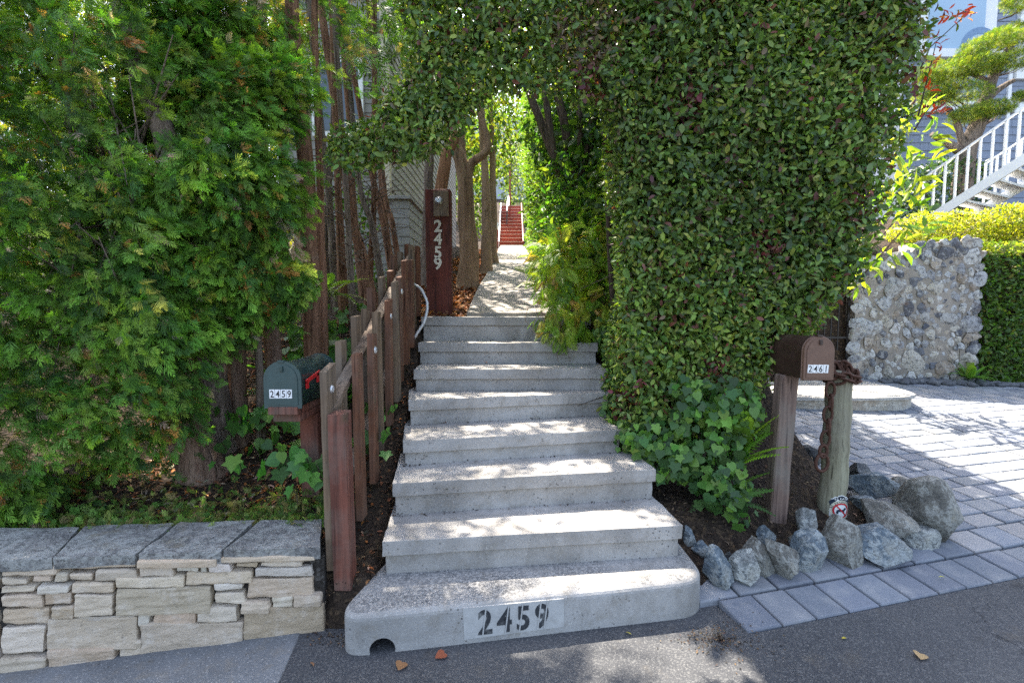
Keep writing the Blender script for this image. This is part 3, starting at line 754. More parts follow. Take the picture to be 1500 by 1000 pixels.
# ---------------------------------------------------------------- mailboxes
def mailbox(name, label, loc, W, Hh, L, paint, door_paint, digits, dsize, dz, plate_col, flag, tilt=0.0):
    t = thing(name, label, 'mailbox', loc, 'mailboxes on wooden posts')
    r = W / 2; hs = Hh - r
    def prof(k=0.0, n=18):
        return [(-r - k, -k), (r + k, -k), (r + k, hs)] + [((r + k) * math.cos(math.pi * i / n), hs + (r + k) * math.sin(math.pi * i / n)) for i in range(1, n)] + [(-r - k, hs)]
    mb = MB(); mb.sweep(prof(), (0, .012, 0), (0, L, 0), (1, 0, 0), (0, 0, 1), smooth=True)
    body = mb.build('box_body', paint, t, bevel=.002, local=True)
    mb = MB(); mb.sweep(prof(.004), (0, L - .012, 0), (0, L + .003, 0), (1, 0, 0), (0, 0, 1)); mb.build('back_rim', paint, body, bevel=.002, local=True)
    mb = MB(); mb.sweep(prof(.005), (0, -.002, 0), (0, .02, 0), (1, 0, 0), (0, 0, 1)); d = mb.build('door', door_paint, t, bevel=.004, local=True)
    mb = MB(); mb.sweep([(a * .86, b * .9 + .012) for a, b in prof()], (0, -.0055, 0), (0, .0, 0), (1, 0, 0), (0, 0, 1)); mb.build('door_panel', door_paint, d, bevel=.003, local=True)
    mb = MB(); mb.box((0, -.008, Hh - .03), (.016, .012, .03)); mb.box((-.004, .006, Hh + .006), (.032, .028, .012)); mb.tube([(0, -.016, Hh - .03), (0, -.004, Hh - .03)], .006, 10); mb.build('latch', paint, d, bevel=.002, local=True)
    n_ = len(digits); w_ = dsize * .72
    white = m_plain('white_number_sticker', plate_col, .45, .4, 0, .08, 40, .05, (.4, .38, .34), .2); blk_ = m_plain('black_number', (.012, .012, .014), .5)
    for i, ch in enumerate(digits):
        mb = MB(); mb.box((0, -.0063, 0), (w_ * .93, .0016, dsize * 1.12)); me = mb.mesh('number_sticker')
        m_ = Matrix.Translation(((i - (n_ - 1) / 2) * w_ + dz[0], 0, dz[1])) @ Matrix.Rotation(tilt, 4, 'Y'); me.transform(m_)
        s_ = link('number_sticker', me, white, t, local=True)
        me = text_mesh(ch, dsize * 1.22, .0004, dsize * .012, .82); me.transform(m_ @ frame((0, -.0076, 0), (1, 0, 0), (0, 0, 1))); link('digit', me, blk_, s_, local=True)
    if flag:
        red = m_plain('red_flag_paint', (.5, .018, .02), .35, .5); mb = MB()
        mb.hexa([Vector((x, y, z)) for x in (r + .003, r + .008) for y, z in ((.07, .10), (.22, .115), (.22, .13), (.07, .117))][:0] or [Vector(p) for p in ((r+.003,.06,.108),(r+.009,.06,.108),(r+.009,.235,.132),(r+.003,.235,.132),(r+.003,.06,.126),(r+.009,.06,.126),(r+.009,.235,.157),(r+.003,.235,.157))])
        mb.box((r + .006, .215, .118), (.006, .04, .05)); mb.box((r + .006, .075, .10), (.006, .03, .04))
        mb.tube([(r, .075, .112), (r + .013, .075, .112)], .007, 10); mb.build('flag', red, t, bevel=.001, local=True)
    return t
M_GRN = m_plain('green_enamel', (.022, .048, .046), .28, .5, .0, .25, 9, .08, (.06, .07, .055), .3)
M_GRN2 = m_plain('green_enamel_door', (.03, .062, .062), .32, .5, .0, .25, 14, .12, (.08, .09, .08), .35)
mbx = mailbox('green_mailbox', 'dark green rounded mailbox numbered 2459 with red flag, on a red post', (-1.155, 2.35, 1.006), .172, .222, .47, M_GRN, M_GRN2, '2459', .040, (-.008, .066), (.72, .72, .72), True)
mb = MB(); mb.box((0, .24, -.021), (.15, .50, .040)); mb.build('mount_board', M_RED, mbx, bevel=.004, local=True)
mb = MB(); mb.box((.0, .26, -.064), (.14, .46, .044)); mb.build('mount_beam', M_RED, mbx, bevel=.005, local=True)
mb = MB(); mb.box((.02, .29, -.33), (.10, .10, .485)); mb.build('post', M_RED, mbx, bevel=.005, local=True)
M_BOX = m_plain('dark_brown_enamel', (.035, .018, .014), .3, .5, .0, .3, 10, .08, (.08, .05, .035), .3)
M_BOXD = m_plain('rusty_brown_door', (.15, .085, .058), .5, .4, .1, .3, 16, .25, (.07, .03, .018), .6)
mbr = mailbox('brown_mailbox', 'brown rusty mailbox numbered 2461 half under the clipped hedge', (1.77, 2.70, 1.092), .165, .245, .50, M_BOX, M_BOXD, '2461', .042, (-.008, .062), (.74, .74, .72), False, .06)
M_PST = m_wood('greyed_post_wood', (.20, .135, .105), (.085, .055, .045), .8, 'z', .1)
mb = MB(); t_ = Vector((-.055, .19, 0))
mb.hexa([Vector((x + dx, y, z)) for z, dx in ((-1.08, -.045), (-.004, 0)) for x, y in ((-.098, .19), (.008, .19), (.008, .28), (-.098, .28))])
me = rough_mesh(mb.mesh('post'), 9, .004, 8); o = link('post', me, M_PST, mbr, local=True); bv = o.modifiers.new('bevel', 'BEVEL'); bv.width = .008; bv.limit_method = 'ANGLE'

# round log post, its chain and the sticker
M_LOG = m_wood('green_grey_log', (.27, .255, .175), (.15, .135, .085), .55, 'z', .35)
LT = at(1231, 545, 3.03); LB = at(1217, 775, 3.03)
log = thing('log_post', 'weathered round log post with a no-dogs sticker near its foot', 'post', (LB.x, LB.y, .08))
mb = MB(); trunk(mb, [Vector((LB.x - .005, 3.03, .0)), (LB + LT) / 2, LT - Vector((0, 0, .005))], .079, .074, 28, .03, 0, 1.03, 16); o = mb.build('log', M_LOG, log)
M_RUST = m_plain('rusty_iron', (.085, .038, .024), .75, .4, .3, .5, 60, .6, (.16, .07, .035), .5)
ch = thing('chain', 'rusty iron chain wound on the log top and hanging down its front', 'chain', (LT.x, LT.y - .1, LT.z))
mb = MB(); zc = LT.z - .10; x_ = at(1215, 590, 2.94).x
for i in range(5):
    yy = 2.938 - .006 * (i % 2); ax = (1, 0, 0) if i % 2 == 0 else (.35, 1, 0)
    mb.ring((x_ - .004 * i + .008 * (i % 2), yy, zc), ax, (0, 0, 1), .028, .050, .0085); zc -= .078
mb.ring((x_ - .03, 2.932, zc - .0), (1, .1, 0), (0, 0, 1), .026, .04, .0095)
mb.ring((x_ - .035, 2.932, zc - .075), (1, .1, 0), (0, 0, 1), .042, .056, .010)
mb.build('hanging_links', M_RUST, ch)
mb = MB(); r_ = random.Random(5)
for i in range(22):
    w_ = i * 2 * math.pi / 11 + r_.uniform(-.1, .1); rr = .088
    c = Vector((LT.x + math.cos(w_) * rr, LT.y + math.sin(w_) * rr, LT.z - .01 - .035 * (i // 11) + r_.uniform(-.012, .012)))
    tdir = Vector((-math.sin(w_), math.cos(w_), r_.uniform(-.3, .3))); oo = Vector((math.cos(w_), math.sin(w_), 0)) if i % 2 else Vector((0, 0, 1))
    mb.ring(c, oo, tdir, .023, .042, .0085)
for i in range(16):
    w_ = r_.uniform(0, 6.28); c = Vector((LT.x + math.cos(w_) * .04, LT.y + math.sin(w_) * .04, LT.z + .012 + r_.uniform(0, .03)))
    mb.ring(c, (r_.uniform(-1, 1), r_.uniform(-1, 1), r_.uniform(-.4, .4)), (r_.uniform(-1, 1), r_.uniform(-1, 1), .8), .024, .042, .0085)
mb.build('wound_links', M_RUST, ch)
# sticker bent round the log
sc_ = at(1217, 740, 2.95); LR = .0815
def on_log(x, z, lift=0.0):
    a = x / LR; return Vector((LB.x + .002 + (LR + lift) * math.sin(a), 3.03 - (LR + lift) * math.cos(a), sc_.z + z))
def log_patch(poly, lift, name, mat, parent, n=1):
    bm = bmesh.new(); vs = [bm.verts.new((x, z, 0)) for x, z in poly]; f = bm.faces.new(vs)
    bmesh.ops.triangulate(bm, faces=[f]); bmesh.ops.subdivide_edges(bm, edges=bm.edges[:], cuts=3, use_grid_fill=False); bmesh.ops.triangulate(bm, faces=bm.faces[:])
    for v in bm.verts: v.co = on_log(v.co.x, v.co.y, lift)
    me = bpy.data.meshes.new(name); bm.to_mesh(me); bm.free(); return link(name, me, mat, parent)
def circ(cx, cz, r, a0=0, a1=360, n=28, ri=None):
    o_ = [(cx + r * math.cos(R(a0 + (a1 - a0) * i / n)), cz + r * math.sin(R(a0 + (a1 - a0) * i / n))) for i in range(n + (a1 - a0 < 360))]
    if ri: o_ += [(cx + ri * math.cos(R(a1 - (a1 - a0) * i / n)), cz + ri * math.sin(R(a1 - (a1 - a0) * i / n))) for i in range(n + 1)]
    return o_
badge = [(x * .86, z * .95) for x, z in [(-.088, .018), (-.07, .042), (-.058, .043), (-.045, .058), (-.03, .058), (-.02, .068), (0, .073), (.02, .068), (.03, .058), (.045, .058), (.058, .043), (.07, .042), (.088, .018), (.08, -.01), (.072, -.09), (-.072, -.09), (-.08, -.01)]]
sc2 = lambda p, k, dz=0.0: [(x * k, (z + .01) * k - .01 + dz) for x, z in p]
M_SW = m_plain('sticker_white', (.75, .75, .72), .4); M_SB = m_plain('sticker_navy', (.02, .03, .05), .4); M_SC = m_plain('sticker_cream', (.62, .6, .46), .4); M_SR = m_plain('sticker_red', (.5, .02, .03), .4)
stk = log_patch(badge, .001, 'sticker', M_SW, log)
log_patch(sc2(badge[:13], .93) + [(.06, -.005), (-.06, -.005)], .002, 'badge_border', M_SB, stk)
log_patch(circ(0, -.03, .064), .003, 'badge_ring', M_SC, stk)
log_patch(circ(0, -.032, .048), .004, 'badge_centre', M_SW, stk)
for a0 in (0, 90, 180, 270): log_patch(circ(0, -.032, .049, a0, a0 + 91, 10, .039), .005, 'prohibition_ring', M_SR, stk)
log_patch([(-.036, .002), (-.030, .008), (.036, -.066), (.030, -.072)], .0055, 'prohibition_bar', M_SR, stk)
log_patch([(-.03, -.05), (-.026, -.03), (-.016, -.025), (.01, -.026), (.022, -.012), (.032, -.02), (.028, -.03), (.02, -.034), (.018, -.055), (.012, -.055), (.01, -.04), (-.015, -.04), (-.018, -.055)], .0048, 'dog_silhouette', M_SB, stk)
def arc_text(s, r, cz, size, span, mat):
    mes = []
    for i, c_ in enumerate(s):
        if c_ == ' ': continue
        a = R(90 + span / 2 - span * i / (len(s) - 1)); x, z = r * math.cos(a), cz + r * math.sin(a)
        me = text_mesh(c_, size, .0003, size * .01); me.transform(frame((0, 0, 0), (math.sin(a), -math.cos(a), 0), (math.cos(a), math.sin(a), 0)))
        for v in me.vertices: v.co = on_log(x + v.co.x, z + v.co.y, .0062 + v.co.z)
        mes.append(me)
    return link('lettering', join_meshes(mes), mat, stk)
arc_text('PLEASE', .118, -.072, .019, 34, M_SW)
arc_text('BE RESPECTFUL', .056, -.031, .015, 150, M_SB)

# ---------------------------------------------------------------- rocks round the bed
RK = [(1008, 787, 20, 30, 'bluish stone tucked against the stair side'), (1027, 802, 26, 26, 'small round grey stone next to the staircase corner'),
 (1050, 834, 42, 60, 'blue-grey block touching the rounded bottom step'), (1068, 823, 22, 52, 'thin dark slab squeezed upright between two blocks'),
 (1088, 832, 44, 62, 'pale lichen-spotted stone in the front row'), (1113, 816, 44, 66, 'long tilted slab leaning over the front row'),
 (1146, 820, 46, 70, 'tall narrow grey slab before the mailbox post'), (1119, 781, 26, 30, 'small stone against the left of the mailbox post'),
 (1160, 796, 22, 26, 'little grey wedge just below the mailbox post'), (1185, 812, 50, 62, 'three-cornered grey rock right of the mailbox post'),
 (1181, 763, 36, 48, 'rounded white-lichened stone between mailbox post and log'), (1228, 794, 54, 78, 'upright brown-grey boulder hiding the foot of the log'),
 (1281, 795, 72, 66, 'white-topped bulky boulder right of the log'), (1302, 757, 76, 52, 'purple-brown flat boulder behind the white-topped one'),
 (1268, 737, 44, 34, 'dull grey stone lying behind the log'), (1362, 752, 78, 92, 'largest squarish boulder at the end of the row'),
 (1338, 782, 52, 44, 'pale angular stone leaning on the largest boulder'), (1282, 708, 62, 46, 'blue-white cracked rock at the rear of the bed'),
 (1258, 690, 30, 40, 'nearly black rock behind the log post'), (1319, 712, 26, 26, 'smooth round pebble resting atop the rear rocks'),
 (1187, 668, 28, 46, 'dark rough rock seen between the two posts')]
RM = [m_rock('blue_grey_rock', (.065, .085, .10), (.18, .21, .225), .42, (.09, .13, .17)), m_rock('grey_brown_rock', (.07, .066, .056), (.19, .18, .15), .32, (.15, .14, .12)),
      m_rock('pale_rock', (.11, .12, .115), (.27, .275, .26), .6, (.18, .2, .2)), m_rock('dark_rock', (.04, .042, .045), (.10, .10, .10), .12, (.05, .055, .06))]
RMI = [0, 0, 0, 3, 2, 1, 1, 0, 1, 0, 2, 1, 0, 1, 0, 1, 2, 0, 3, 1, 3]
for i, (px, py, w_, h_, lab) in enumerate(RK):
    bot = py + h_ * .44
    zb = .04
    for _ in range(6):
        p = atz(px, bot, zb); yb = 2.45 + .30 * (p.x - 1.0); zb = float(z_drive(p.x, p.y)) + (.0 if i in (2, 3, 4, 5, 6, 9, 11, 12, 15, 16, 8) else .07)
    Y = p.y + .05; sw_ = w_ * Y / F / 2 * 1.12; sh_ = h_ * Y / F / 2 * (1.3 if i < 12 else 1.12)
    c = at(px, py, Y) - Vector((0, 0, .008))
    me = rock_mesh(100 + i, (sw_ * 1.12, sw_ * .95 + .01, sh_ * 1.12), 15 if i != 19 else 2, 4, .10, .66 if i != 19 else .9)
    tl = {5: -.35, 6: -.22, 4: .1, 3: -.1, 9: .12, 13: .1}.get(i, random.uniform(-.08, .08))
    me.transform(Matrix.Translation(c) @ Matrix.Rotation(tl, 4, 'Y') @ Matrix.Rotation(random.uniform(-.3, .3), 4, 'Z'))
    o = bpy.data.objects.new('rock', me); COL.objects.link(o); me.materials.append(RM[RMI[i]])
    # object origin at the rock itself
    me.transform(Matrix.Translation(-c)); o.location = c
    tag(o, lab, 'rock', 'rocks edging the planting bed')

# ---------------------------------------------------------------- paved drive
n = NT('grey_blue_paver'); ii = n.attr('leafcol')
c = n.mix(ii, (.30, .295, .285), n.ramp(n.noise(7, 5, .6), [(.5, 0.0), (.75, .5)])); c = n.mix(c, (.08, .08, .075), n.ramp(n.noise(16, 5, .7), [(.6, 0.0), (.78, .5)]))
c = n.mix(c, (.05, .05, .05), n.ramp(n.noise(150, 2), [(.62, 0.0), (.75, .5)]))
M_PAV = n.done(n.pbsdf(c, .85, n.bump(n.math('ADD', n.noise(140, 3), n.noise(20, 4)), .5, .005), .25))
def pavers(rects, name):
    """each rect: four ground corners; laid with open joints on the slope"""
    bm = bmesh.new(); lay = bm.verts.layers.float_color.new('leafcol'); r = random.Random(8)
    for q in rects:
        k = random.choice([(.155, .17, .195), (.185, .195, .215), (.14, .152, .178), (.21, .21, .215), (.17, .18, .195)]); kk = r.uniform(.85, 1.12); k = [x * kk for x in k]
        cx = sum(p[0] for p in q) / 4; cy = sum(p[1] for p in q) / 4; dz = r.uniform(-.003, .003); e = .007
        rings = []
        for ins, dzz in ((0, -.05), (0, -.008), (.004, -.002), (.010, 0)):
            ring = []
            for (x, y) in q:
                dx, dy = cx - x, cy - y; L = math.hypot(dx, dy); s = (e + ins) * 1.25 / L
                X, Y_ = x + dx * s, y + dy * s; v = bm.verts.new((X, Y_, float(z_drive(X, Y_)) + .008 + dz + dzz)); v[lay] = (*k, 1); ring.append(v)
            rings.append(ring)
        for a, b in zip(rings, rings[1:]):
            for i in range(4): bm.faces.new((a[i], a[(i+1)%4], b[(i+1)%4], b[i]))
        bm.faces.new(rings[-1])
    me = bpy.data.meshes.new(name); bm.to_mesh(me); bm.free(); return link(name, me, M_PAV)
ed = Vector((1, .26, 0)).normalized(); en = Vector((-ed.y, ed.x, 0)); E0 = Vector((1.11, 2.08, 0)) - ed * .02
rects = []
loc_ = lambda u, v: ((E0 + ed * u + en * v).x, (E0 + ed * u + en * v).y)
def clear(q, m=0.0):
    cx = sum(p[0] for p in q) / 4; cy = sum(p[1] for p in q) / 4
    by = 2.47 + .30 * (cx - 1.0)
    if cx < .98: return False
    if cy > by and cx + .30 * max(0, cy - 3.0) < 2.72: return cy > 4.6 and cx > 1.9 and False
    return not (cy > 7.02 and cx > 3.0)
u = 0.0
for i in range(70):
    q = [loc_(u, 0), loc_(u + .20, 0), loc_(u + .20, .215), loc_(u, .215)]; rects.append(q); u += .20
u = -.10
for i in range(40):
    q = [loc_(u, .219), loc_(u + .24, .219), loc_(u + .24, .415), loc_(u, .415)]; u += .24
    if clear(q): rects.append(q)
v = .419; row = 0
while v < 7.5:
    d = (.13, .15, .17)[row % 3]; u = -.6 - random.uniform(0, .25)
    while u < 9:
        l = random.choice((.15, .21, .24, .27)); q = [loc_(u, v), loc_(u + l, v), loc_(u + l, v + d), loc_(u, v + d)]
        if clear(q): rects.append(q)
        u += l
    v += d; row += 1
tag(pavers(rects, 'driveway'), kind='structure')
# ---------------------------------------------------------------- clipped hedge that arches over the stairs
HP = [(930, 690), (922, 520), (914, 330), (914, 215), (890, 150), (830, 140), (760, 132), (728, 130), (700, 160), (670, 186), (630, 214), (560, 240), (505, 250), (470, 236), (482, 205), (540, 178), (592, 112), (592, 40), (572, -20), (560, -330),
      (1480, -330), (1400, -60), (1372, 60), (1345, 190), (1310, 300), (1262, 405), (1205, 478), (1150, 528), (1105, 582), (1060, 626), (1010, 650), (950, 690)]
HY = 3.02
hp2 = [(at(x, y, HY).x, at(x, y, HY).z) for x, y in HP]
def hedge_sdf(p):
    back = np.clip(p[:, 1] - HY, 0, 3)
    q2 = p[:, [0, 2]].copy(); q2[:, 1] -= np.where(p[:, 0] < .68, .55 * back, 0)      # the clipped underside rises towards the back
    d2 = poly_sdf(q2, hp2)
    d2 = np.maximum(d2, np.where((p[:, 1] > HY + .45) & (p[:, 0] > .3), .62 + .24 * back - p[:, 0], -9))
    thick = np.where(p[:, 0] > .62, .95, .17)
    front = HY + .02 + .25 * np.clip((1.2 - p[:, 2]) / 1.2, 0, 1) * 0
    dy = np.maximum(front - p[:, 1], p[:, 1] - (front + 2 * thick))
    r = .10
    a = np.maximum(d2 + r, 0); b = np.maximum(dy + r, 0)
    d2 = d2 + 0
    d = np.sqrt(a * a + b * b) + np.minimum(np.maximum(d2 + r, dy + r), 0) - r
    return d + .035 * wob(p, 6, 2) + .02 * wob(p, 17, 4)
hx = [x for x, z in hp2]; lo = (min(hx) - .2, HY - .2, .35); hi = (max(hx) + .2, HY + 2.1, 4.6)
hedge = thing('clipped_hedge', 'dense dark glossy clipped hedge forming a leafy arch over the stairs', 'hedge', (1.4, 3.6, .3))
P1, N1 = sample(hedge_sdf, lo, hi, 125000, -.10, .03)
P2, N2 = sample(hedge_sdf, lo, hi, 66000, -.34, -.09)
P3, N3 = sample(hedge_sdf, lo, hi, 3200, .02, .07)
P = np.concatenate([P1, P2, P3]); N = np.concatenate([N1, N2, N3]); k = len(P)
S = rng.uniform(.026, .056, k) * np.where(rng.random(k) < .10, 1.35, 1.0); S[len(P1):len(P1) + len(P2)] *= 1.8
HC = [(.075, .130, .028), (.11, .175, .034), (.16, .225, .04), (.048, .088, .028), (.23, .26, .05), (.12, .045, .035), (.12, .09, .05)]
HWT = [.26, .26, .2, .13, .08, .04, .03]
colr = palette(k, HC, HWT, .22)
red = (wob(P, 9, 14) > 1.0) & (rng.random(k) < .35); colr[red] = palette(int(red.sum()), [(.13, .025, .035), (.10, .035, .02), (.16, .05, .03)], [1, 1, .6])
pt = wob(P, 2.6, 91)[:, None]; colr = np.clip(colr * (1 + .22 * pt * np.array([[1.15, 1.0, .8]])), .004, 1); S = S * (1 + .16 * wob(P, 3.3, 92))
bare = (wob(P, 4.2, 93) > 1.15) & (rng.random(k) < .5); colr[bare] = palette(int(bare.sum()), [(.16, .11, .06), (.11, .08, .05), (.2, .17, .06)], [1, 1, 1])
T = N * .35 + rng.normal(0, .75, (k, 3)) + np.array([0, 0, -.28]); NN = N * .75 + rng.normal(0, .45, (k, 3)) + np.array([0, 0, .3])
link('foliage', foliage_mesh('foliage', L_OV, P, T, NN, S, colr), M_LEAF, hedge)
# red new shoots at the upper right edge
k = 110; tcs = [(1378, 30), (1366, 70), (1360, 100), (1352, 135), (1350, 170), (1392, 24), (1406, 26), (1366, 155), (1340, 60)]
base_ = np.array([list(at(*random.choice(tcs), HY + random.uniform(.1, .45))) for _ in range(k)]) + rng.normal(0, .03, (k, 3))
base_[:, 0] += 0.02
link('red_sprays', leaves_on('red_sprays', L_LONG, base_, np.tile([.8, -.5, .5], (k, 1)), rng.uniform(.035, .07, k), [(.30, .03, .02), (.22, .03, .05), (.38, .12, .03), (.06, .09, .02)], [.4, .25, .2, .15], .7, .5, 0), M_LEAF2, hedge)
M_STEM = m_bark('hedge_stem_bark', (.05, .036, .026), (.15, .11, .08), 1.2)
mb = MB()
for (x, y, x2, y2, r0) in ((.95, 3.5, .85, 3.5, .035), (1.15, 3.6, 1.35, 3.55, .03), (1.4, 3.75, 1.75, 3.7, .035), (.8, 3.85, .76, 3.8, .028)):
    trunk(mb, [(x, y, gz(x, y) - .1), (x + .05, y, 1.2), (x2, y2, 2.2), (x2 + .3 * (x2 - x), y2, 3.6)], r0, r0 * .5, 9, .2, 0, 1.3)
for y_ in (3.4,):
    trunk(mb, [(.82, y_, 2.5), (.5, y_ - .2, 3.25), (-.3, y_ - .25, 3.25), (-.95, y_ - .1, 2.75)], .03, .012, 8, .2, 0, 1)
for s_ in range(150):
    i_ = random.randrange(len(P2)); p = P2[i_]; q = p + N2[i_] * random.uniform(.2, .42) + rng.normal(0, .06, 3)
    mb.tube([p - N2[i_] * .15, (p + q) / 2 + rng.normal(0, .02, 3), q], [.005, .004, .002], 5)
for q_ in (((1340, 120), (1362, 70), (1408, 28)), ((1345, 170), (1360, 110), (1372, 60)), ((1340, 190), (1352, 170), (1368, 150))): mb.tube([at(*q_[0], HY + .1), at(*q_[1], HY + .2), at(*q_[2], HY + .28)], [.006, .004, .002], 5)
mb.build('stems', M_STEM, hedge, weld=False)

# ---------------------------------------------------------------- left conifers
M_CB = m_bark('cedar_bark', (.14, .075, .052), (.31, .225, .17), .55)
M_CB2 = m_bark('red_cedar_bark', (.16, .078, .046), (.38, .215, .135), .8)
M_CB3 = m_bark('grey_cedar_bark', (.12, .09, .07), (.33, .26, .21), .7)
CCOL = [(.058, .136, .018), (.092, .185, .022), (.145, .24, .028), (.034, .085, .017), (.28, .31, .05), (.30, .14, .04), (.24, .18, .14)]
CWT = [.34, .30, .15, .17, .03, .008, .008]
def cedar_crown(parent, bl, n_out, n_in, size, seed, lump=.16, sun_side=None, cols=CCOL, wts=CWT, protos=FEATHER, lf=5.5, per=13):
    """branchlets: little fans of sprays that share a plane, a direction and a shade of green, layered over the crown"""
    f, lo, hi = blobs_sdf(bl, lump, lf, seed); nc, ni = max(8, n_out // per), max(4, n_in // per)
    a, na = sample(f, lo, hi, nc, -.08, .05); b, nb = sample(f, lo, hi, ni, -.34, -.08)
    C0 = np.concatenate([a, b]); N0 = np.concatenate([na, nb]); k = len(C0)
    swirl = np.stack([.55 + 1.0 * wob(C0, 1.5, seed + 50), 0 * C0[:, 0], -.55 - .35 * wob(C0, 1.7, seed + 60)], 1)
    T0 = unit(N0 * .45 + swirl * .8 + rng.normal(0, .26, (k, 3)))
    M0 = N0 * .8 + rng.normal(0, .45, (k, 3)) + np.array([0, -.1, .3]); M0 = unit(M0 - T0 * (M0 * T0).sum(1, keepdims=True)); X0 = np.cross(T0, M0)
    col0 = palette(k, cols, wts, .2)
    i = np.repeat(np.arange(k), per); n = len(i); u = rng.uniform(-1, 1.0, n); v = rng.uniform(-1, 1, n) * (.75 - .35 * u); L = size * 1.7
    P = C0[i] + T0[i] * (u * L)[:, None] + X0[i] * (v * L * .55)[:, None] + M0[i] * (-(v * v) * L * .3 + (u > 0) * -(u * u) * L * .2 + rng.normal(0, .014, n))[:, None]
    T = T0[i] + X0[i] * (v * .75)[:, None] + M0[i] * (rng.normal(.15, .30, n) - .3 * np.clip(u, 0, 1))[:, None] + rng.normal(0, .16, (n, 3))
    NN = M0[i] + rng.normal(0, .55, (n, 3))
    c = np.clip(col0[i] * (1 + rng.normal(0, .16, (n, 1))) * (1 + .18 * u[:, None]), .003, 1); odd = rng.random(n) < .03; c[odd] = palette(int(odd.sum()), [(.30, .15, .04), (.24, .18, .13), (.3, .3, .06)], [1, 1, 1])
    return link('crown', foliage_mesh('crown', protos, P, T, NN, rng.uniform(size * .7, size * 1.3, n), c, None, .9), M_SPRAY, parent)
def B(px, py, Y, r, sy=.8, sz=1.0):
    rm = r * Y / F; return (tuple(at(px, py, Y)), (rm, rm * sy, rm * sz))
def tree(name, label, cat, base, group=None): return thing(name, label, cat, base, group)
def stemset(parent, mat, stems, ridges=7):
    for s in stems:
        mb = MB(); trunk(mb, s[0], s[1], s[2], 18, .22, ridges, s[3] if len(s) > 3 else 1.3, 18); mb.build('trunk', mat, parent)
G = 'conifers above the low stone wall'
# 1: big leaning cedar whose foliage fills the left of the view
b0 = at(297, 712, 2.78); b0.z = gz(b0.x, b0.y) - .06
c1 = tree('cedar_tree', 'leaning cedar with thick grey-brown trunk and broad green drooping foliage', 'tree', b0, G)
stemset(c1, M_CB, [([b0, at(280, 650, 2.76), at(255, 560, 2.76), at(215, 430, 2.9), at(150, 250, 3.05), at(60, -60, 3.2)], .125, .06, 1.25)])
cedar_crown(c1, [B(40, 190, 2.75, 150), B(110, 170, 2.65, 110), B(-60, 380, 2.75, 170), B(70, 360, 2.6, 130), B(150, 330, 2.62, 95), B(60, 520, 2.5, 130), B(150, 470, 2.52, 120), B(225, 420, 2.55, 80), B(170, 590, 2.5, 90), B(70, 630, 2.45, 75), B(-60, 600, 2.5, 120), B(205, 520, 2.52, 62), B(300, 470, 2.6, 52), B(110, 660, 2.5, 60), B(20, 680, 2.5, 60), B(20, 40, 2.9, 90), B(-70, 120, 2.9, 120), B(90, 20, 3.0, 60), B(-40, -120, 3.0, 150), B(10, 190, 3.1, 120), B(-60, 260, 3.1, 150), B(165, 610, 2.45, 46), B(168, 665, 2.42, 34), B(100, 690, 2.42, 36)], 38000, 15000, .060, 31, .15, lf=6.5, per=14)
mb = MB()
for q_ in range(46):
    s_ = b0.lerp(at(60, -60, 3.2), random.uniform(.12, .9)); e_ = at(random.uniform(0, 300), random.uniform(40, 640), random.uniform(2.35, 2.7)); m_ = s_.lerp(e_, .5) + Vector((random.gauss(0, .08), random.gauss(0, .05), random.uniform(0, .12)))
    mb.tube([s_, m_, e_], [.014, .008, .002], 6)
mb.build('branches', M_CB3, c1, weld=False)
# 2: second cedar, trunk behind, foliage in the upper middle
b1 = at(318, 690, 3.0); b1.z = gz(b1.x, b1.y) - .06
c2 = tree('cedar_tree', 'cedar with forked grey stems showing through a gap between two foliage masses', 'tree', b1, G)
stemset(c2, M_CB3, [([b1, at(308, 560, 3.0), at(297, 470, 3.02), at(262, 330, 2.9), at(243, 210, 2.75), at(207, 110, 2.75), at(172, 0, 2.9), at(140, -120, 3.2)], .10, .035, 1.3),
                    ([at(243, 215, 2.76), at(238, 150, 2.85), at(205, 60, 3.15), at(190, -60, 3.2)], .035, .025, 1.0),
                    ([at(270, 330, 3.05), at(285, 200, 3.1), at(300, 60, 3.12), at(310, -100, 3.15)], .035, .022, 1.0)])
cedar_crown(c2, [B(330, 200, 2.85, 70), B(345, 280, 2.75, 80), B(300, 330, 2.75, 60), B(325, 390, 2.72, 70), B(380, 330, 2.75, 50), B(300, 120, 2.95, 60), B(360, 160, 2.95, 60), B(260, 30, 3.0, 50), B(330, 40, 3.0, 55), B(380, 420, 2.8, 36), B(325, 440, 2.72, 36)], 18000, 6500, .060, 32, .11, lf=6.5, per=14)
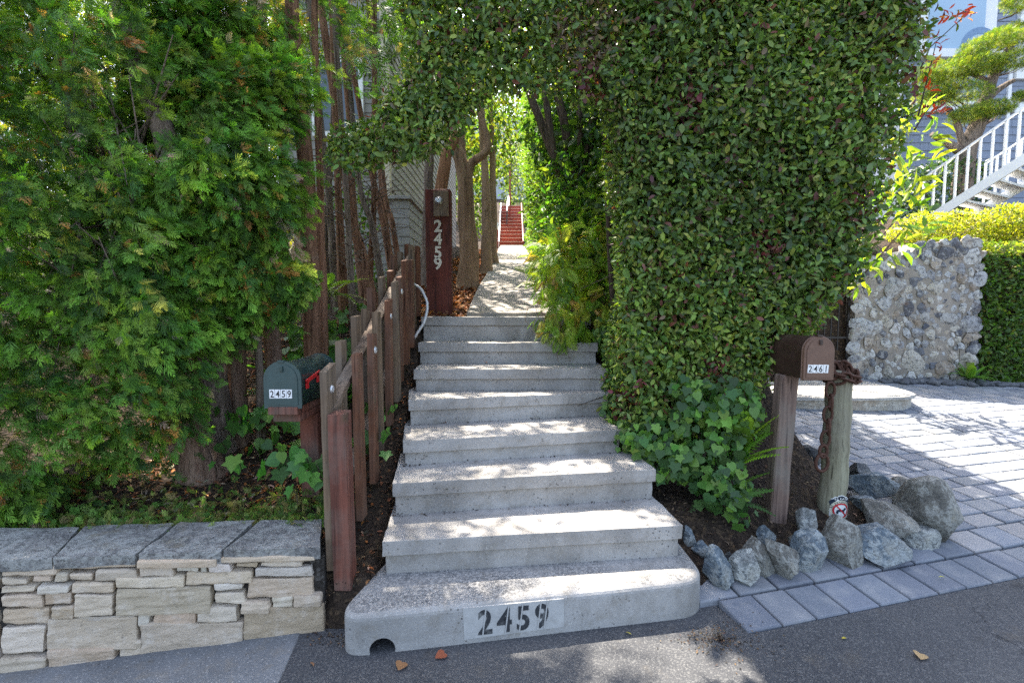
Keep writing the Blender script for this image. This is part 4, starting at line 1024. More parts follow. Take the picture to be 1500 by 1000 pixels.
# 3-7: slim cedars standing behind
spec = [((352, 655), (347, 470), (350, 300), 3.12, .056, M_CB, 'straight rough-barked cedar stem just left of the green mailbox'),
        ((384, 640), (377, 470), (372, 250), 3.05, .026, M_CB3, 'thin pale conifer stem directly behind the green mailbox'),
        ((412, 640), (396, 470), (385, 250), 3.35, .062, M_CB, 'stout brown cedar stem behind the green mailbox, leaning'),
        ((332, 660), (326, 480), (322, 300), 3.3, .04, M_CB3, 'narrow shadowed stem close behind the leaning cedar'),
        ((458, 560), (452, 300), (430, 60), 3.4, .062, M_CB2, 'reddish cedar stem rising tall behind the fence start'),
        ((476, 545), (470, 320), (462, 60), 3.55, .03, M_CB2, 'slender red-brown stem beside the tall reddish cedar')]
for i, (p0, p1, p2, Y, r_, mt, lab) in enumerate(spec):
    a = at(*p0, Y); a.z = min(a.z, gz(a.x, Y)) - .05
    t = tree('conifer_tree', lab, 'tree', a, G)
    top = at(p2[0] - 8, p2[1] - 330, Y + .1)
    stemset(t, mt, [([a, at(*p1, Y), at(*p2, Y), top], r_, r_ * .6)])
    f = [B(p2[0] + random.randint(-30, 30), p2[1] - dy, Y + random.uniform(-.1, .3), random.randint(40, 62)) for dy in ((150, 235, 330, 420) if i < 4 else (90, 180, 300, 420))]
    if i == 4: f += [B(455, 60, 3.35, 46), B(420, 20, 3.3, 50), B(480, 110, 3.5, 34), B(455, -20, 3.35, 60)]
    if i == 5: f += [B(505, 60, 3.7, 48), B(540, 30, 3.8, 46), B(520, 110, 3.8, 36), B(560, 90, 3.9, 30), B(500, -20, 3.7, 60)]
    cedar_crown(t, f, 700 if i < 4 else 620 - 300 * (i == 5), 300 if i < 4 else 120, .062, 40 + i, .2, cols=CCOL + [(.2, .15, .05)], wts=CWT + [.2])
# 8-15: row of bare-stemmed cypresses behind the fence, crowns high above the path
spec = [((520, 470), (512, 380), (506, 260), 4.15, .045, 'thin russet cypress stem second from the foremost one'),
        ((592, 410), (575, 330), (560, 250), 5.8, .05, 'cypress stem farthest up the slope before the tall number post'),
        ((538, 445), (545, 350), (548, 250), 5.0, .05, 'upright cypress stem in the middle that does not lean'),
        ((497, 480), (488, 380), (478, 250), 4.7, .055, 'cypress stem at the near end of the bare row, leaning outward'),
        ((505, 500), (500, 380), (494, 240), 4.3, .062, 'cypress with straight red-brown stem, foremost of the bare row by the fence'),
        ((552, 450), (528, 370), (505, 250), 4.45, .075, 'cypress stem leaning left behind the middle fence pickets'),
        ((566, 420), (545, 330), (522, 230), 4.9, .05, 'narrow cypress stem in front of the shingled house corner'),
        ((583, 420), (560, 320), (538, 220), 5.2, .058, 'cypress stem nearest the tall number post, leaning left'),
        ((532, 440), (520, 330), (512, 200), 5.5, .05, 'dim cypress stem deep between the leaning ones'),
        ((480, 500), (478, 330), (486, 200), 4.9, .05, 'dark upright stem behind the foremost cypress'),
        ((420, 520), (415, 300), (408, 100), 4.6, .06, 'rough cypress stem half lost behind the cedar foliage'),
        ((575, 430), (566, 330), (556, 240), 6.0, .045, 'grey thin stem standing against the lower shingle wall')]
CANO = [(.045, .105, .018), (.07, .13, .022), (.11, .15, .03), (.15, .10, .03)]
for i, (p0, p1, p2, Y, r_, lab) in enumerate(spec):
    a = at(*p0, Y); a.z = gz(a.x, Y) - .05
    t = tree('cypress_tree', lab, 'tree', a, 'bare-stemmed cypresses behind the fence')
    p2w = at(*p2, Y); top = p2w + ((p2w - a).normalized() * 2.6 + Vector((random.uniform(-.1, .25), random.uniform(-.2, .3), .7)))
    stemset(t, M_CB2 if i % 3 else M_CB3, [([a, at(*p1, Y), p2w, top], r_ * .78, r_ * .36)], 6)
    cz_ = p2w.z + 1.2; bl = []
    for q in range(5):
        bl.append(((top.x + random.uniform(-.5, .7), top.y + random.uniform(-.6, .6), cz_ + .55 * q + random.uniform(0, .3)), (random.uniform(.35, .55), random.uniform(.35, .55), random.uniform(.3, .45))))
    cedar_crown(t, bl, CANOPY_N, CANOPY_N // 3, .17, 60 + i, .25, cols=CANO, wts=[.4, .3, .2, .1], protos=SPRAY_S, lf=4)
    # dead twigs low on the stem
    mb = MB()
    for q in range(16):
        u = random.random(); p = a.lerp(p2w, .35 + .65 * u) if u < 1 else a; d = Vector((random.uniform(-1, 1), random.uniform(-1, .4), random.uniform(-.1, .6))).normalized()
        L = random.uniform(.15, .45); mb.tube([p, p + d * L * .5 + Vector((0, 0, .02)), p + d * L], [.006, .004, .0015], 5)
    mb.build('bare_sprays', M_CB3, t)

# ---------------------------------------------------------------- smooth-barked trees along the path
M_MB = m_bark('smooth_tan_bark', (.17, .105, .06), (.37, .25, .155), .35, .5)
M_MB2 = m_bark('orange_bark', (.19, .085, .04), (.36, .20, .11), .35, .4)
def pathtree(lab, base, stems, crown, n_, size, cols, grp='trees left of the upper path', bark=M_MB, protos=L_OV):
    base = Vector(base); base.z = gz(base.x, base.y) - .06
    t = tree('broadleaf_tree', lab, 'tree', base, grp)
    for s in stems:
        mb = MB(); trunk(mb, [base if p == 0 else p for p in s[0]], s[1], s[2], 16, .25, 0, 1.35, 20); mb.build('trunk', bark, t)
    f, lo, hi = blobs_sdf(crown, .3, 3.0, int(base.y * 10))
    a, na = sample(f, lo, hi, n_, -.35, .12)
    link('crown', leaves_on('crown', protos, a, na, rng.uniform(size * .7, size * 1.3, n_), cols, [1] * len(cols), .4, .9, .3), M_LEAF2, t); return t
YEL = [(.10, .15, .02), (.14, .18, .025), (.07, .12, .02), (.19, .19, .03)]
GR2 = [(.045, .10, .02), (.07, .13, .025), (.10, .15, .03)]
pathtree('twin-stemmed tan tree forking at head height beside the number post', at(688, 395, 6.6),
         [([0, at(684, 330, 6.6), at(680, 255, 6.6), at(664, 205, 6.65), at(655, 130, 6.8), at(650, -60, 7)], .135, .05), ([at(684, 270, 6.58), at(690, 240, 6.58), at(715, 215, 6.6), at(702, 150, 6.7), at(705, 20, 6.9)], .07, .035),
          ([at(682, 280, 6.62), at(676, 200, 6.7), at(684, 130, 6.75), at(690, 0, 6.9)], .06, .03)],
         [((-.9, 7.0, 6.2), (1.0, .9, .8)), ((-.3, 7.2, 6.9), (.9, .8, .7)), ((-1.5, 6.8, 6.8), (.9, .8, .7))], 1000, .12, GR2)
pathtree('slim tan tree second along the upper path', at(713, 385, 8.4), [([0, at(712, 300, 8.4), at(708, 220, 8.5), at(700, 60, 8.7)], .10, .04)],
         [((-.5, 8.6, 6.0), (.9, .9, .9)), ((-.9, 9.1, 6.8), (.9, .9, .8))], 1800, .12, YEL)
pathtree('third tan tree along the upper path, beside the white panel', at(722, 380, 10), [([0, at(722, 300, 10), at(722, 230, 10.1), at(715, 90, 10.3)], .10, .04)],
         [((-.55, 10.4, 5.6), (.75, .9, 1.0)), ((-.9, 10.6, 6.8), (.8, .9, .8))], 2600, .12, YEL)
pathtree('orange-barked tree rising behind the number post', at(648, 430, 5.6), [([0, at(645, 330, 5.6), at(647, 270, 5.6), at(655, 225, 5.62), at(668, 190, 5.7), at(676, 60, 5.8)], .085, .05)],
         [((-.7, 5.9, 5.6), (.7, .7, .6)), ((-1.2, 5.7, 6.0), (.7, .7, .6))], 220, .10, GR2, bark=M_MB2)
pathtree('pale mottled tree against the house siding', at(624, 420, 6.3), [([0, at(626, 330, 6.3), at(628, 250, 6.3), at(630, 200, 6.35), at(634, 40, 6.5)], .075, .045)],
         [((-1.3, 6.6, 5.9), (.8, .8, .7)), ((-1.0, 6.9, 6.6), (.8, .7, .6))], 220, .10, GR2, bark=M_CB3)
pathtree('bushy yellow-green tree beside the foot of the red steps', at(716, 360, 13.5), [([0, at(718, 300, 13.5), at(720, 230, 13.6)], .09, .04)],
         [((-1.0, 13.6, 5.0), (.38, .8, 1.0)), ((-.95, 13.8, 6.3), (.45, .8, 1.1)), ((-1.0, 14.4, 7.2), (.7, .8, .9))], 3800, .09, YEL + GR2)

# ---------------------------------------------------------------- right of the path
dark = at(845, 420, 5.4); dark.z = gz(dark.x, 5.4) - .05
t = tree('multistem_tree', 'dark many-stemmed tree fanning up inside the hedge arch', 'tree', dark, None)
M_DB = m_bark('dark_mossy_bark', (.06, .042, .03), (.19, .14, .095), .6)
for (p1, p2, p3, r0) in (((838, 300), (800, 200), (768, 110), .055), ((842, 290), (830, 200), (812, 110), .06), ((850, 290), (866, 200), (880, 100), .075), ((846, 290), (850, 210), (846, 100), .05), ((858, 300), (884, 220), (905, 120), .055), ((836, 310), (812, 230), (796, 120), .05)):
    mb = MB(); trunk(mb, [dark, at(*p1, 5.35), at(*p2, 5.3), at(*p3, 5.3), at(p3[0] + (p3[0] - p2[0]) * 1.5, p3[1] - 220, 5.4)], r0, r0 * .55, 12, .25, 0, 1.2, 16); mb.build('trunk', M_DB, t)
f, lo, hi = blobs_sdf([((1.0, 5.6, 4.9), (.9, .8, .7)), ((.5, 5.6, 5.4), (.7, .7, .6)), ((1.6, 5.8, 5.3), (.9, .8, .8)), ((1.3, 6.1, 4.0), (.8, .5, 1.0)), ((1.35, 5.2, 3.2), (.55, .4, .9)), ((2.1, 5.3, 4.6), (.7, .8, .9)), ((2.2, 6.2, 5.0), (.7, .8, 1.0)), ((2.1, 7.0, 5.0), (.7, .8, 1.0))], .25, 3, 8)  # right-hand blobs: crown hidden by the hedge, added to shade the drive
a, na = sample(f, lo, hi, 13000, -.5, .1); link('crown', leaves_on('crown', L_OV, a, na, rng.uniform(.09, .17, 13000), GR2, [1, 1, .6], .4, .9, .2), M_LEAF2, t)
mb = MB()
# tall lit hedge screening the right of the upper path
gb = gz(1.0, 8.0); ph = thing('tall_hedge', 'tall sunlit yellow-green hedge leaning over the right of the upper path', 'hedge', (1.0, 10, gz(1.0, 10)))
def ph_sdf(p):
    g = np.interp(p[:, 1], YS, ZS); h = p[:, 2] - g
    xl = .60 - .075 * np.clip(h - 1.2, 0, 3.5) ; d = np.maximum(np.maximum(xl - p[:, 0], p[:, 0] - 1.7), np.maximum(np.maximum(6.4 - p[:, 1], p[:, 1] - 17.5), np.maximum(h - 4.6, -h)))
    return d + .10 * wob(p, 4.5, 21) + .05 * wob(p, 11, 22)
a, na = sample(ph_sdf, (-.2, 6.2, 1.5), (1.9, 17.8, 9.2), 30000, -.13, .06); S = rng.uniform(.07, .13, 30000)
link('foliage', leaves_on('foliage', L_LONG, a, na, S, [(.085, .15, .016), (.13, .20, .02), (.06, .12, .016), (.18, .22, .03)], [1, 1, .7, .5], .7, .6, -.1), M_LEAF2, ph)
mb = MB()
for y in np.arange(7, 17, 1.1):
    trunk(mb, [(1.0, y, gz(1.0, y) - .1), (1.0, y, gz(1, y) + 1.5), (.95, y, gz(1, y) + 4.0)], .05, .02, 8, .2, 0, 1.3, 8)
mb.build('stems', M_DB, ph)
# glossy laurel shrubs below it
def shrub(name, lab, cat, base, bl, n_, size, cols, protos, mat, grp=None, out=.6, rand=.7, down=.1, lump=.15, wts=None, stems=6, depth=.22, lf=5):
    base = Vector(base); t = thing(name, lab, cat, base, grp)
    f, lo, hi = blobs_sdf(bl, lump, lf, int(abs(base.x * 31 + base.y * 17)) + 1)
    a, na = sample(f, lo, hi, n_, -depth, .06)
    link('foliage', leaves_on('foliage', protos, a, na, rng.uniform(size * .65, size * 1.3, n_), cols, wts or [1] * len(cols), out, rand, down), mat, t)
    if stems:
        mb = MB()
        for i in range(stems):
            c = Vector(random.choice(bl)[0]); q = c + Vector((random.uniform(-.1, .1), random.uniform(-.1, .1), random.uniform(-.05, .15)))
            mb.tube([base + Vector((random.uniform(-.05, .05), random.uniform(-.05, .05), -.03)), base.lerp(q, .5) + Vector((random.uniform(-.05, .05), 0, .04)), q], [.012, .009, .004], 6)
        mb.build('stems', M_STEM, t)
    return t
LAU = [(.055, .13, .020), (.085, .17, .025), (.04, .10, .02), (.14, .20, .03)]
b = (.75, 5.0, gz(.75, 5.0)); shrub('laurel_shrub', 'bright glossy laurel shrub at the right edge of the upper path', 'shrub', b, [B(822, 325, 5.2, 36), B(840, 300, 5.0, 38), B(855, 345, 4.8, 42), B(830, 255, 5.2, 26), B(806, 345, 5.4, 20), B(880, 330, 4.7, 36)], 1300, .105, LAU, L_LONG, M_LEAF2, lump=.05)
b = (.62, 6.4, gz(.62, 6.4)); shrub('laurel_shrub', 'small sunlit shrub where the tall hedge meets the path', 'shrub', b, [B(792, 318, 6.4, 22), B(800, 285, 6.5, 22), B(793, 345, 6.2, 15)], 500, .085, LAU + [(.2, .22, .04)], L_LONG, M_LEAF2, lump=.05)
b = (1.0, 4.5, gz(1.0, 4.5)); shrub('understorey_shrub', 'shaded leafy undergrowth between the arch leg and the stairs', 'shrub', b, [B(895, 400, 4.5, 55), B(905, 470, 4.3, 45), B(880, 300, 4.6, 45), B(900, 250, 4.7, 50)], 1500, .085, GR2 + [(.12, .17, .03)], L_OV, M_LEAF2)

def fern(lab, base, n_, L, cols, tilt=(.3, 1.1), dirx=None, grp=None, size_j=.25, wid=None, hang=0.0, name='fern'):
    base = Vector(base); t = thing(name, lab, 'fern', base, grp); P = []; T = []; N = []
    for i in range(n_):
        a = random.uniform(0, 6.283) if dirx is None else random.gauss(dirx[0], dirx[1]); e = random.uniform(*tilt)
        d = np.array([math.cos(a) * math.cos(e), math.sin(a) * math.cos(e), math.sin(e)])
        P.append(np.array(base) + np.array([random.gauss(0, .03 * L / .4), random.gauss(0, .03 * L / .4), random.uniform(0, .03)])); T.append(d)
        N.append(np.array([-math.cos(a) * math.sin(e), -math.sin(a) * math.sin(e), math.cos(e)]) + rng.normal(0, .12, 3))
    P = np.array(P); T = np.array(T); N = np.array(N)
    link('fronds', foliage_mesh('fronds', FROND, P, T, N, L * rng.uniform(1 - size_j, 1 + size_j, n_), palette(n_, cols, [1] * len(cols), .2)), M_LEAF2, t); return t
FY = [(.24, .32, .035), (.18, .28, .035), (.32, .30, .045), (.13, .22, .03), (.34, .20, .045)]
# big arching fern mass spilling over the top steps
fb = Vector((.62, 4.3, 1.45)); t = thing('fern_clump', 'large yellow-green fern clump spilling over the top steps on the right', 'fern', fb, 'ferns by the stairs')
bl = [B(815, 400, 4.2, 40), B(850, 385, 4.25, 42), B(880, 410, 4.2, 44), B(835, 440, 4.1, 36), B(870, 450, 4.1, 34), B(826, 480, 3.9, 22), B(798, 415, 4.0, 26), B(800, 450, 3.95, 18), B(812, 385, 4.0, 26), B(892, 375, 4.3, 38)]
f, lo, hi = blobs_sdf(bl, .08, 7, 5); a, na = sample(f, lo, hi, 900, -.12, .05)
k = len(a); T = na * .7 + rng.normal(0, .4, (k, 3)) + np.array([-.15, -.35, -.5]); NN = na * .6 + np.array([0, -.4, .5]) + rng.normal(0, .3, (k, 3))
link('fronds', foliage_mesh('fronds', LACY, a, T, NN, rng.uniform(.10, .19, k), palette(k, FY, [.35, .3, .15, .2, .06], .2)), M_LEAF2, t)
fb2 = at(832, 500, 3.95)
mb = MB()
for i in range(40):
    p = Vector(bl[random.randrange(8)][0]) + Vector((random.gauss(0, .07), 0, random.gauss(0, .05))); mb.tube([p, p + Vector((random.gauss(0, .03), -.04, -.1)), p + Vector((random.gauss(0, .04), -.05, -.22))], [.003, .002, .001], 4)
mb.build('dead_fronds', m_plain('dry_frond', (.16, .09, .05), .9), t)
fern('bright fern between the ivy and the brown mailbox post', (1.44, 3.02, .46), 40, .36, [(.10, .19, .022), (.15, .25, .028), (.07, .14, .02)], (.55, 1.45), grp='ferns by the stairs')
fern('low fern in front of the ivy close to the mailbox post', (1.28, 2.9, .25), 18, .30, [(.05, .11, .03), (.07, .14, .03)], (.1, .9), grp='ferns by the stairs')
fern('light fern arching from behind the reddish cedar stem', at(470, 440, 3.9), 16, .36, [(.12, .17, .04), (.08, .14, .03), (.18, .2, .06)], (-.1, 1.0), grp='ferns behind the fence')
fern('sword fern in the shade behind the fence start', (-1.25, 3.4, .8), 26, .45, [(.05, .13, .03), (.07, .16, .03)], (.1, 1.1), grp='ferns behind the fence')
fern('fern low among the stems behind the green mailbox', (-1.55, 3.5, .85), 22, .42, [(.05, .12, .02), (.08, .15, .03)], (.1, 1.0), grp='ferns behind the fence')

# ---------------------------------------------------------------- ivy
def ivy(lab, base, bl, n_, size, cols, grp, front=(0, -1, .5), lump=.05, depth=.10, spreadv=.35):
    t = thing('ivy_plant', lab, 'ivy', base, grp); f, lo, hi = blobs_sdf(bl, lump, 8, 9); a, na = sample(f, lo, hi, n_, -depth, .03); k = len(a)
    fr = np.array(front, float); NN = na * .5 + fr * .9 + rng.normal(0, spreadv, (k, 3)); T = np.array([0, -.25, -.9]) + rng.normal(0, .45, (k, 3))
    link('foliage', foliage_mesh('foliage', L_IVY, a, T, NN, rng.uniform(size * .6, size * 1.25, k), palette(k, cols, [1] * len(cols), .2)), M_IVY, t)
    mb = MB()
    for i in range(0, k, max(1, k // 40)):
        p = Vector(a[i]); q = p + Vector((random.gauss(0, .04), .06, -.12)); mb.tube([p, (p + q) / 2 + Vector((.01, 0, 0)), q], [.0022, .0025, .003], 5)
    mb.build('vines', M_STEM, t); return t
IV = [(.05, .14, .028), (.075, .18, .032), (.11, .22, .035), (.035, .10, .03)]
ivy('dark green ivy mound below the hedge, right of the stairs', (1.2, 3.0, .2), [B(990, 655, 2.95, 38), B(1030, 660, 2.93, 44), B(1055, 700, 2.88, 42), B(1010, 620, 2.98, 42), B(1070, 640, 2.97, 34), B(965, 625, 3.0, 30), B(945, 640, 3.0, 20), B(1060, 610, 3.0, 40), B(1080, 735, 2.8, 20)], 820, .060, [(.045, .11, .024), (.075, .165, .03), (.12, .22, .034), (.035, .08, .02)], 'ivy round the stairs')
ivy('small-leaved creeper clothing the hedge side along the stairs', (.85, 3.6, .6), [B(905, 520, 3.7, 24), B(912, 560, 3.5, 24), B(922, 600, 3.3, 24), B(896, 490, 3.9, 22), B(930, 640, 3.12, 22)], 600, .045, [(.04, .11, .02), (.06, .13, .025), (.09, .16, .03)], 'ivy round the stairs', (-.6, -.5, .4))
ivy('large-leaved ivy rooted beside the green mailbox post', (-1.15, 2.55, .48), [B(448, 695, 2.42, 24), B(425, 690, 2.45, 26), B(455, 690, 2.4, 16), B(400, 700, 2.4, 22)], 20, .09, [(.06, .17, .03), (.09, .2, .035), (.04, .11, .03)], 'ivy round the stairs', (0, -1, .55), .03)
ivy('ivy leaves at the foot of the thin stems left of the mailbox', (-1.45, 2.7, .45), [B(345, 680, 2.6, 18), B(360, 630, 2.9, 34), B(395, 625, 2.9, 30), B(340, 610, 3.0, 30)], 44, .085, [(.06, .17, .03), (.12, .25, .04), (.05, .13, .03)], 'ivy round the stairs', (0, -1, .6), .03)
ivy('few ivy leaves poking between the fence pickets', (-.9, 2.8, .5), [B(548, 640, 2.75, 14), B(556, 655, 2.72, 10), B(498, 600, 2.7, 10), B(560, 590, 3.05, 9)], 16, .085, [(.07, .16, .03), (.12, .24, .04)], 'ivy round the stairs', (.4, -1, .5), .02)
ivy('shaded ivy carpet behind the fence under the cypresses', (-1.5, 3.8, .9), [B(430, 560, 3.4, 40), B(490, 470, 4.2, 26), B(520, 460, 4.3, 20), B(500, 530, 3.6, 26), B(460, 520, 3.8, 36)], 260, .08, [(.04, .11, .02), (.07, .15, .03)], 'ivy round the stairs', (.1, -1, .7), .05)

# ---------------------------------------------------------------- litter and low growth (uncountable)
def scatter_ground(name, n_, region, protos, size, cols, mat, lift=.01, flat=.25, up=0.0, wts=None):
    pts = []
    while len(pts) < n_:
        p = region(); 
        if p is not None: pts.append(p)
    P = np.array([(x, y, gz_) for (x, y), gz_ in zip(pts, ground_z(np.array([p[0] for p in pts]), np.array([p[1] for p in pts])))]); P[:, 2] += lift * rng.random(n_)
    T = rng.normal(0, 1, (n_, 3)); T[:, 2] = T[:, 2] * flat + up; N = rng.normal(0, flat, (n_, 3)) + np.array([0, 0, 1 if up == 0 else .3])
    o = link(name, foliage_mesh(name, protos, P, T, N, rng.uniform(size * .6, size * 1.3, n_), palette(n_, cols, wts or [1] * len(cols), .25)), mat); return tag(o, kind='stuff')
U = random.uniform
M_DRY = m_leaf('dry_leaf', .8, .2, .15, (1, .8, .5))
DRY = [(.16, .065, .03), (.22, .10, .045), (.10, .045, .025), (.26, .16, .09), (.30, .11, .03)]
scatter_ground('leaf_litter', 5200, lambda: (U(-1.35, -.42), 4.35 + 11 * random.random() ** 1.6), L_OV, .075, DRY, M_DRY, .035, .4)
scatter_ground('bark_litter', 4200, lambda: (U(-2.6, -.9), U(2.25, 4.3)), L_LONG, .05, DRY + [(.06, .035, .022), (.3, .24, .17)], M_DRY, .015, .35)
scatter_ground('bed_litter', 900, lambda: (lambda x, y: (x, y) if y > 2.52 + .3 * (x - 1) and x + .3 * max(0, y - 3) < 2.6 else None)(U(.98, 2.6), U(2.5, 4.0)), L_LONG, .035, [(.07, .045, .03), (.12, .07, .04), (.04, .028, .02), (.2, .14, .09)], M_DRY, .008, .25)
scatter_ground('stairside_litter', 420, lambda: (U(-.86, -.68), U(2.2, 3.9)), L_OV, .03, DRY + [(.05, .035, .025)] * 3, M_DRY, .008, .3)
def gc():
    x = -2.9 + 2.0 * random.random(); y = float(wall_y(x)) + .24 + abs(random.gauss(0, .2)); 
    if wob(np.array([[x, y, 0]]), 6, 77)[0] < -.35: return None
    return (x, y)
scatter_ground('ground_cover', 2600, gc, FEATHER, .045, [(.08, .17, .03), (.13, .22, .04), (.18, .23, .05), (.22, .18, .06)], M_SPRAY, .05, .5, .55)
o = thing('trailing_sprig', 'thin green sprig trailing over the slab coping', 'plant', at(328, 775, 2.35))
k = 60; p = np.array([list(at(332 - 8 * math.sin(u * 4) + random.gauss(0, 3), 775 + 36 * u, 2.35 - .2 * u)) for u in np.linspace(0, 1, k)]); p[:, 2] = np.maximum(p[:, 2], .37)
link('foliage', leaves_on('foliage', SPRAY_S, p, np.tile([0, -.6, .3], (k, 1)), rng.uniform(.03, .06, k), [(.06, .14, .03), (.1, .18, .03)], [1, 1], .6, .6, .2), M_SPRAY, o)
scatter_ground('curbside_debris', 620, lambda: (lambda a, r: (fr.x - .02 + r * math.cos(a), fr.y - .17 + r * .6 * math.sin(a)))(U(0, 6.28), abs(random.gauss(0, .13))) if random.random() < .7 else (U(-.95, -.72), U(2.0, 2.2)), L_OV, .011, [(.05, .035, .025), (.08, .055, .035), (.02, .018, .015), (.14, .09, .05)], M_DRY, .006, .3)
bpy.data.objects['curbside_debris'].location.z = .062
DP = []
for (a_, b_), z_ in zip(EDGE[1:], [s_[0] for s_ in SPX]):
    for _ in range(70): u_ = random.random() ** (1.0 if random.random() < .5 else 3); q_ = a_.lerp(b_, u_); DP.append((q_.x, q_.y - abs(random.gauss(0, .012)) + .012, z_ + .004))
k = len(DP); link('step_debris', foliage_mesh('step_debris', L_OV, np.array(DP), rng.normal(0, 1, (k, 3)) * np.array([1, 1, .2]), rng.normal(0, .3, (k, 3)) + np.array([0, 0, 1]), rng.uniform(.006, .018, k), palette(k, [(.05, .035, .025), (.12, .07, .04), (.03, .025, .02)], [1, 1, 1])), M_DRY)['kind'] = 'stuff'
# a plank end and stick under the cedar
mb = MB(); mb.hexa([at(35, 742, 2.5), at(60, 742, 2.5), at(86, 712, 2.62), at(70, 708, 2.62), at(35, 734, 2.5), at(60, 730, 2.5), at(86, 702, 2.62), at(70, 700, 2.62)]); tag(mb.build('timber_offcut', M_GRY, None, .003), 'dark weathered plank end lying under the cedar', 'plank')
# fallen leaves one can count
LV = [((661, 824), .183, 'curled orange leaf on the bottom step against the riser', (.30, .11, .03)), ((480+110, 970), .0, 'pale dry leaf on the road before the curb', (.25, .13, .06)),
      ((652, 957), .0, 'rust-red leaf lying on the road by the bottom step', (.26, .08, .04)), ((708, 530), 1.06, 'brown leaf in the middle of the upper steps', (.22, .09, .03)),
      ((1233, 936), .0, 'yellow leaf at the paver edge on the road', (.4, .33, .05)), ((1348, 957), .0, 'tan five-pointed leaf alone on the asphalt', (.38, .26, .13)),
      ((205, 770), .0, 'orange leaf on the slab coping under the cedar', (.34, .14, .03)), ((152, 802), .36, 'yellowish leaf on the slate coping', (.34, .2, .05)),
      ((925, 930), .0, 'little yellow leaf on asphalt right of the drain', (.35, .3, .06)), ((455, 970), .0, 'dry brown leaf on the gutter joint', (.2, .11, .06)), ((1385, 846), .03, 'lime-yellow leaf on the border pavers', (.4, .4, .06))]
for i, ((px, py), z, lab, c) in enumerate(LV):
    if i == 6: z = .365
    p = atz(px, py, z + .006); me = foliage_mesh('fallen_leaf', [L_IVY[1] if i in (5, 2, 1, 0) else L_OV[1]], np.array([[0, 0, 0.0]]), np.array([[random.uniform(-1, 1), random.uniform(-1, 1), .12]]), np.array([[.25, .1, 1]]), np.array([.05 if i in (0, 1, 2, 3, 5, 6) else .032]), np.array([c]))
    o = bpy.data.objects.new('fallen_leaf', me); COL.objects.link(o); me.materials.append(M_DRY); o.location = p + Vector((0, 0, .004)); tag(o, lab, 'leaf', 'fallen leaves on the paving')
# ---------------------------------------------------------------- far end of the path: red steps
M_RS = m_plain('red_painted_wood', (.32, .06, .036), .6, .35, 0, .3, 6, .2, (.12, .03, .02), .4)
M_RS2 = m_plain('worn_tread_edge', (.50, .33, .26), .7, .3, 0, .3, 8, .2)
M_WHT = m_plain('white_paint', (.74, .74, .72), .5, .4, 0, .06, 5, .1, (.4, .38, .34), .15)
Y0 = 18.0; z0 = at(748, 361, Y0).z; rs = thing('red_stairs', 'long flight of red wooden steps at the top of the path', 'stairs', (0, Y0, z0))
rx0, rx1 = at(732, 361, Y0).x, at(765, 361, Y0).x
for i in range(12):
    y = Y0 + .3 * i; z = z0 + .185 * i
    mb = MB(); mb.box(((rx0 + rx1) / 2, y + .01, z + .08), (rx1 - rx0, .02, .16)); mb.build('riser', M_RS, rs)
    mb = MB(); mb.box(((rx0 + rx1) / 2, y + .14, z + .1725), (rx1 - rx0 + .02, .32, .025)); mb.build('tread', M_RS2 if i % 1 == 0 else M_RS, rs, bevel=.004)
for x in (rx0 - .035, rx1 + .035):
    mb = MB(); mb.hexa([Vector((x + dx, y, z)) for z_ in (0, 1) for dx, y, z in ((-.02, Y0 - .02, z0 - .1 + z_ * .3), (.02, Y0 - .02, z0 - .1 + z_ * .3), (.02, Y0 + 3.6, z0 + 2.1 + z_ * .3), (-.02, Y0 + 3.6, z0 + 2.1 + z_ * .3))]); mb.build('stringer', M_WHT if x < 0 else M_RS, rs)
mb = MB(); p = at(747, 275, 20.2); q = at(741, 305, 19.6)
mb.box((p.x, 20.4, p.z - .2), (.06, .08, 2.0)); mb.build('newel_post', M_RS, rs, bevel=.004)
mb = MB(); mb.hexa([Vector((p.x - .12 + dx, y, z)) for z_ in (0, .55) for dx, y, z in ((-.02, 19.3, z0 + 1.05 + z_), (.02, 19.3, z0 + 1.05 + z_), (.02, 20.5, z0 + 1.75 + z_), (-.02, 20.5, z0 + 1.75 + z_))]); mb.build('railing_panel', m_plain('dark_panel', (.04, .05, .06), .4), rs)
mb = MB(); mb.tube([(p.x - .06, 19.2, z0 + 1.75), (p.x - .06, 20.5, z0 + 2.45)], .03, 8); mb.build('handrail', M_WHT, rs)
mb = MB(); a = at(713, 360, 17); b = at(729, 330, 17); mb.box(((a.x + b.x) / 2, 17.4, z0 + .3), (b.x - a.x, .12, .95)); tag(mb.build('retaining_panel', M_RS, None, .004), 'low red wooden panel left of the red steps', 'panel')
lp = thing('path_light', 'small white path light on a thin stake by the red steps', 'light', at(727, 360, 16.5))
c = at(727, 331, 16.5); mb = MB(); mb.tube([Vector((c.x, 16.5, c.z - .12)), Vector((c.x, 16.5, c.z + .1)), Vector((c.x, 16.5, c.z + .12))], [.07, .07, .03], 12); mb.build('lamp_head', M_WHT, lp)
mb = MB(); mb.tube([Vector((c.x, 16.5, gz(c.x, 16.5) - .05)), Vector((c.x, 16.5, c.z - .1))], .018, 8); mb.build('stake', M_WHT, lp)
mb = MB(); a = at(716, 355, 11.5); mb.box((a.x + .0, 12.2, gz(a.x, 12) + .62), (.05, 1.3, 1.3)); tag(mb.build('garden_screen', M_WHT, None, .005), 'white upright board behind the tan trunks', 'panel')
mb = MB(); mb.tube([at(712, 360, 12.4), at(722, 357, 11.5)], .05, 8); tag(mb.build('log_edging', M_MB2), 'short tan log lying at the path edge beneath the trees', 'log')

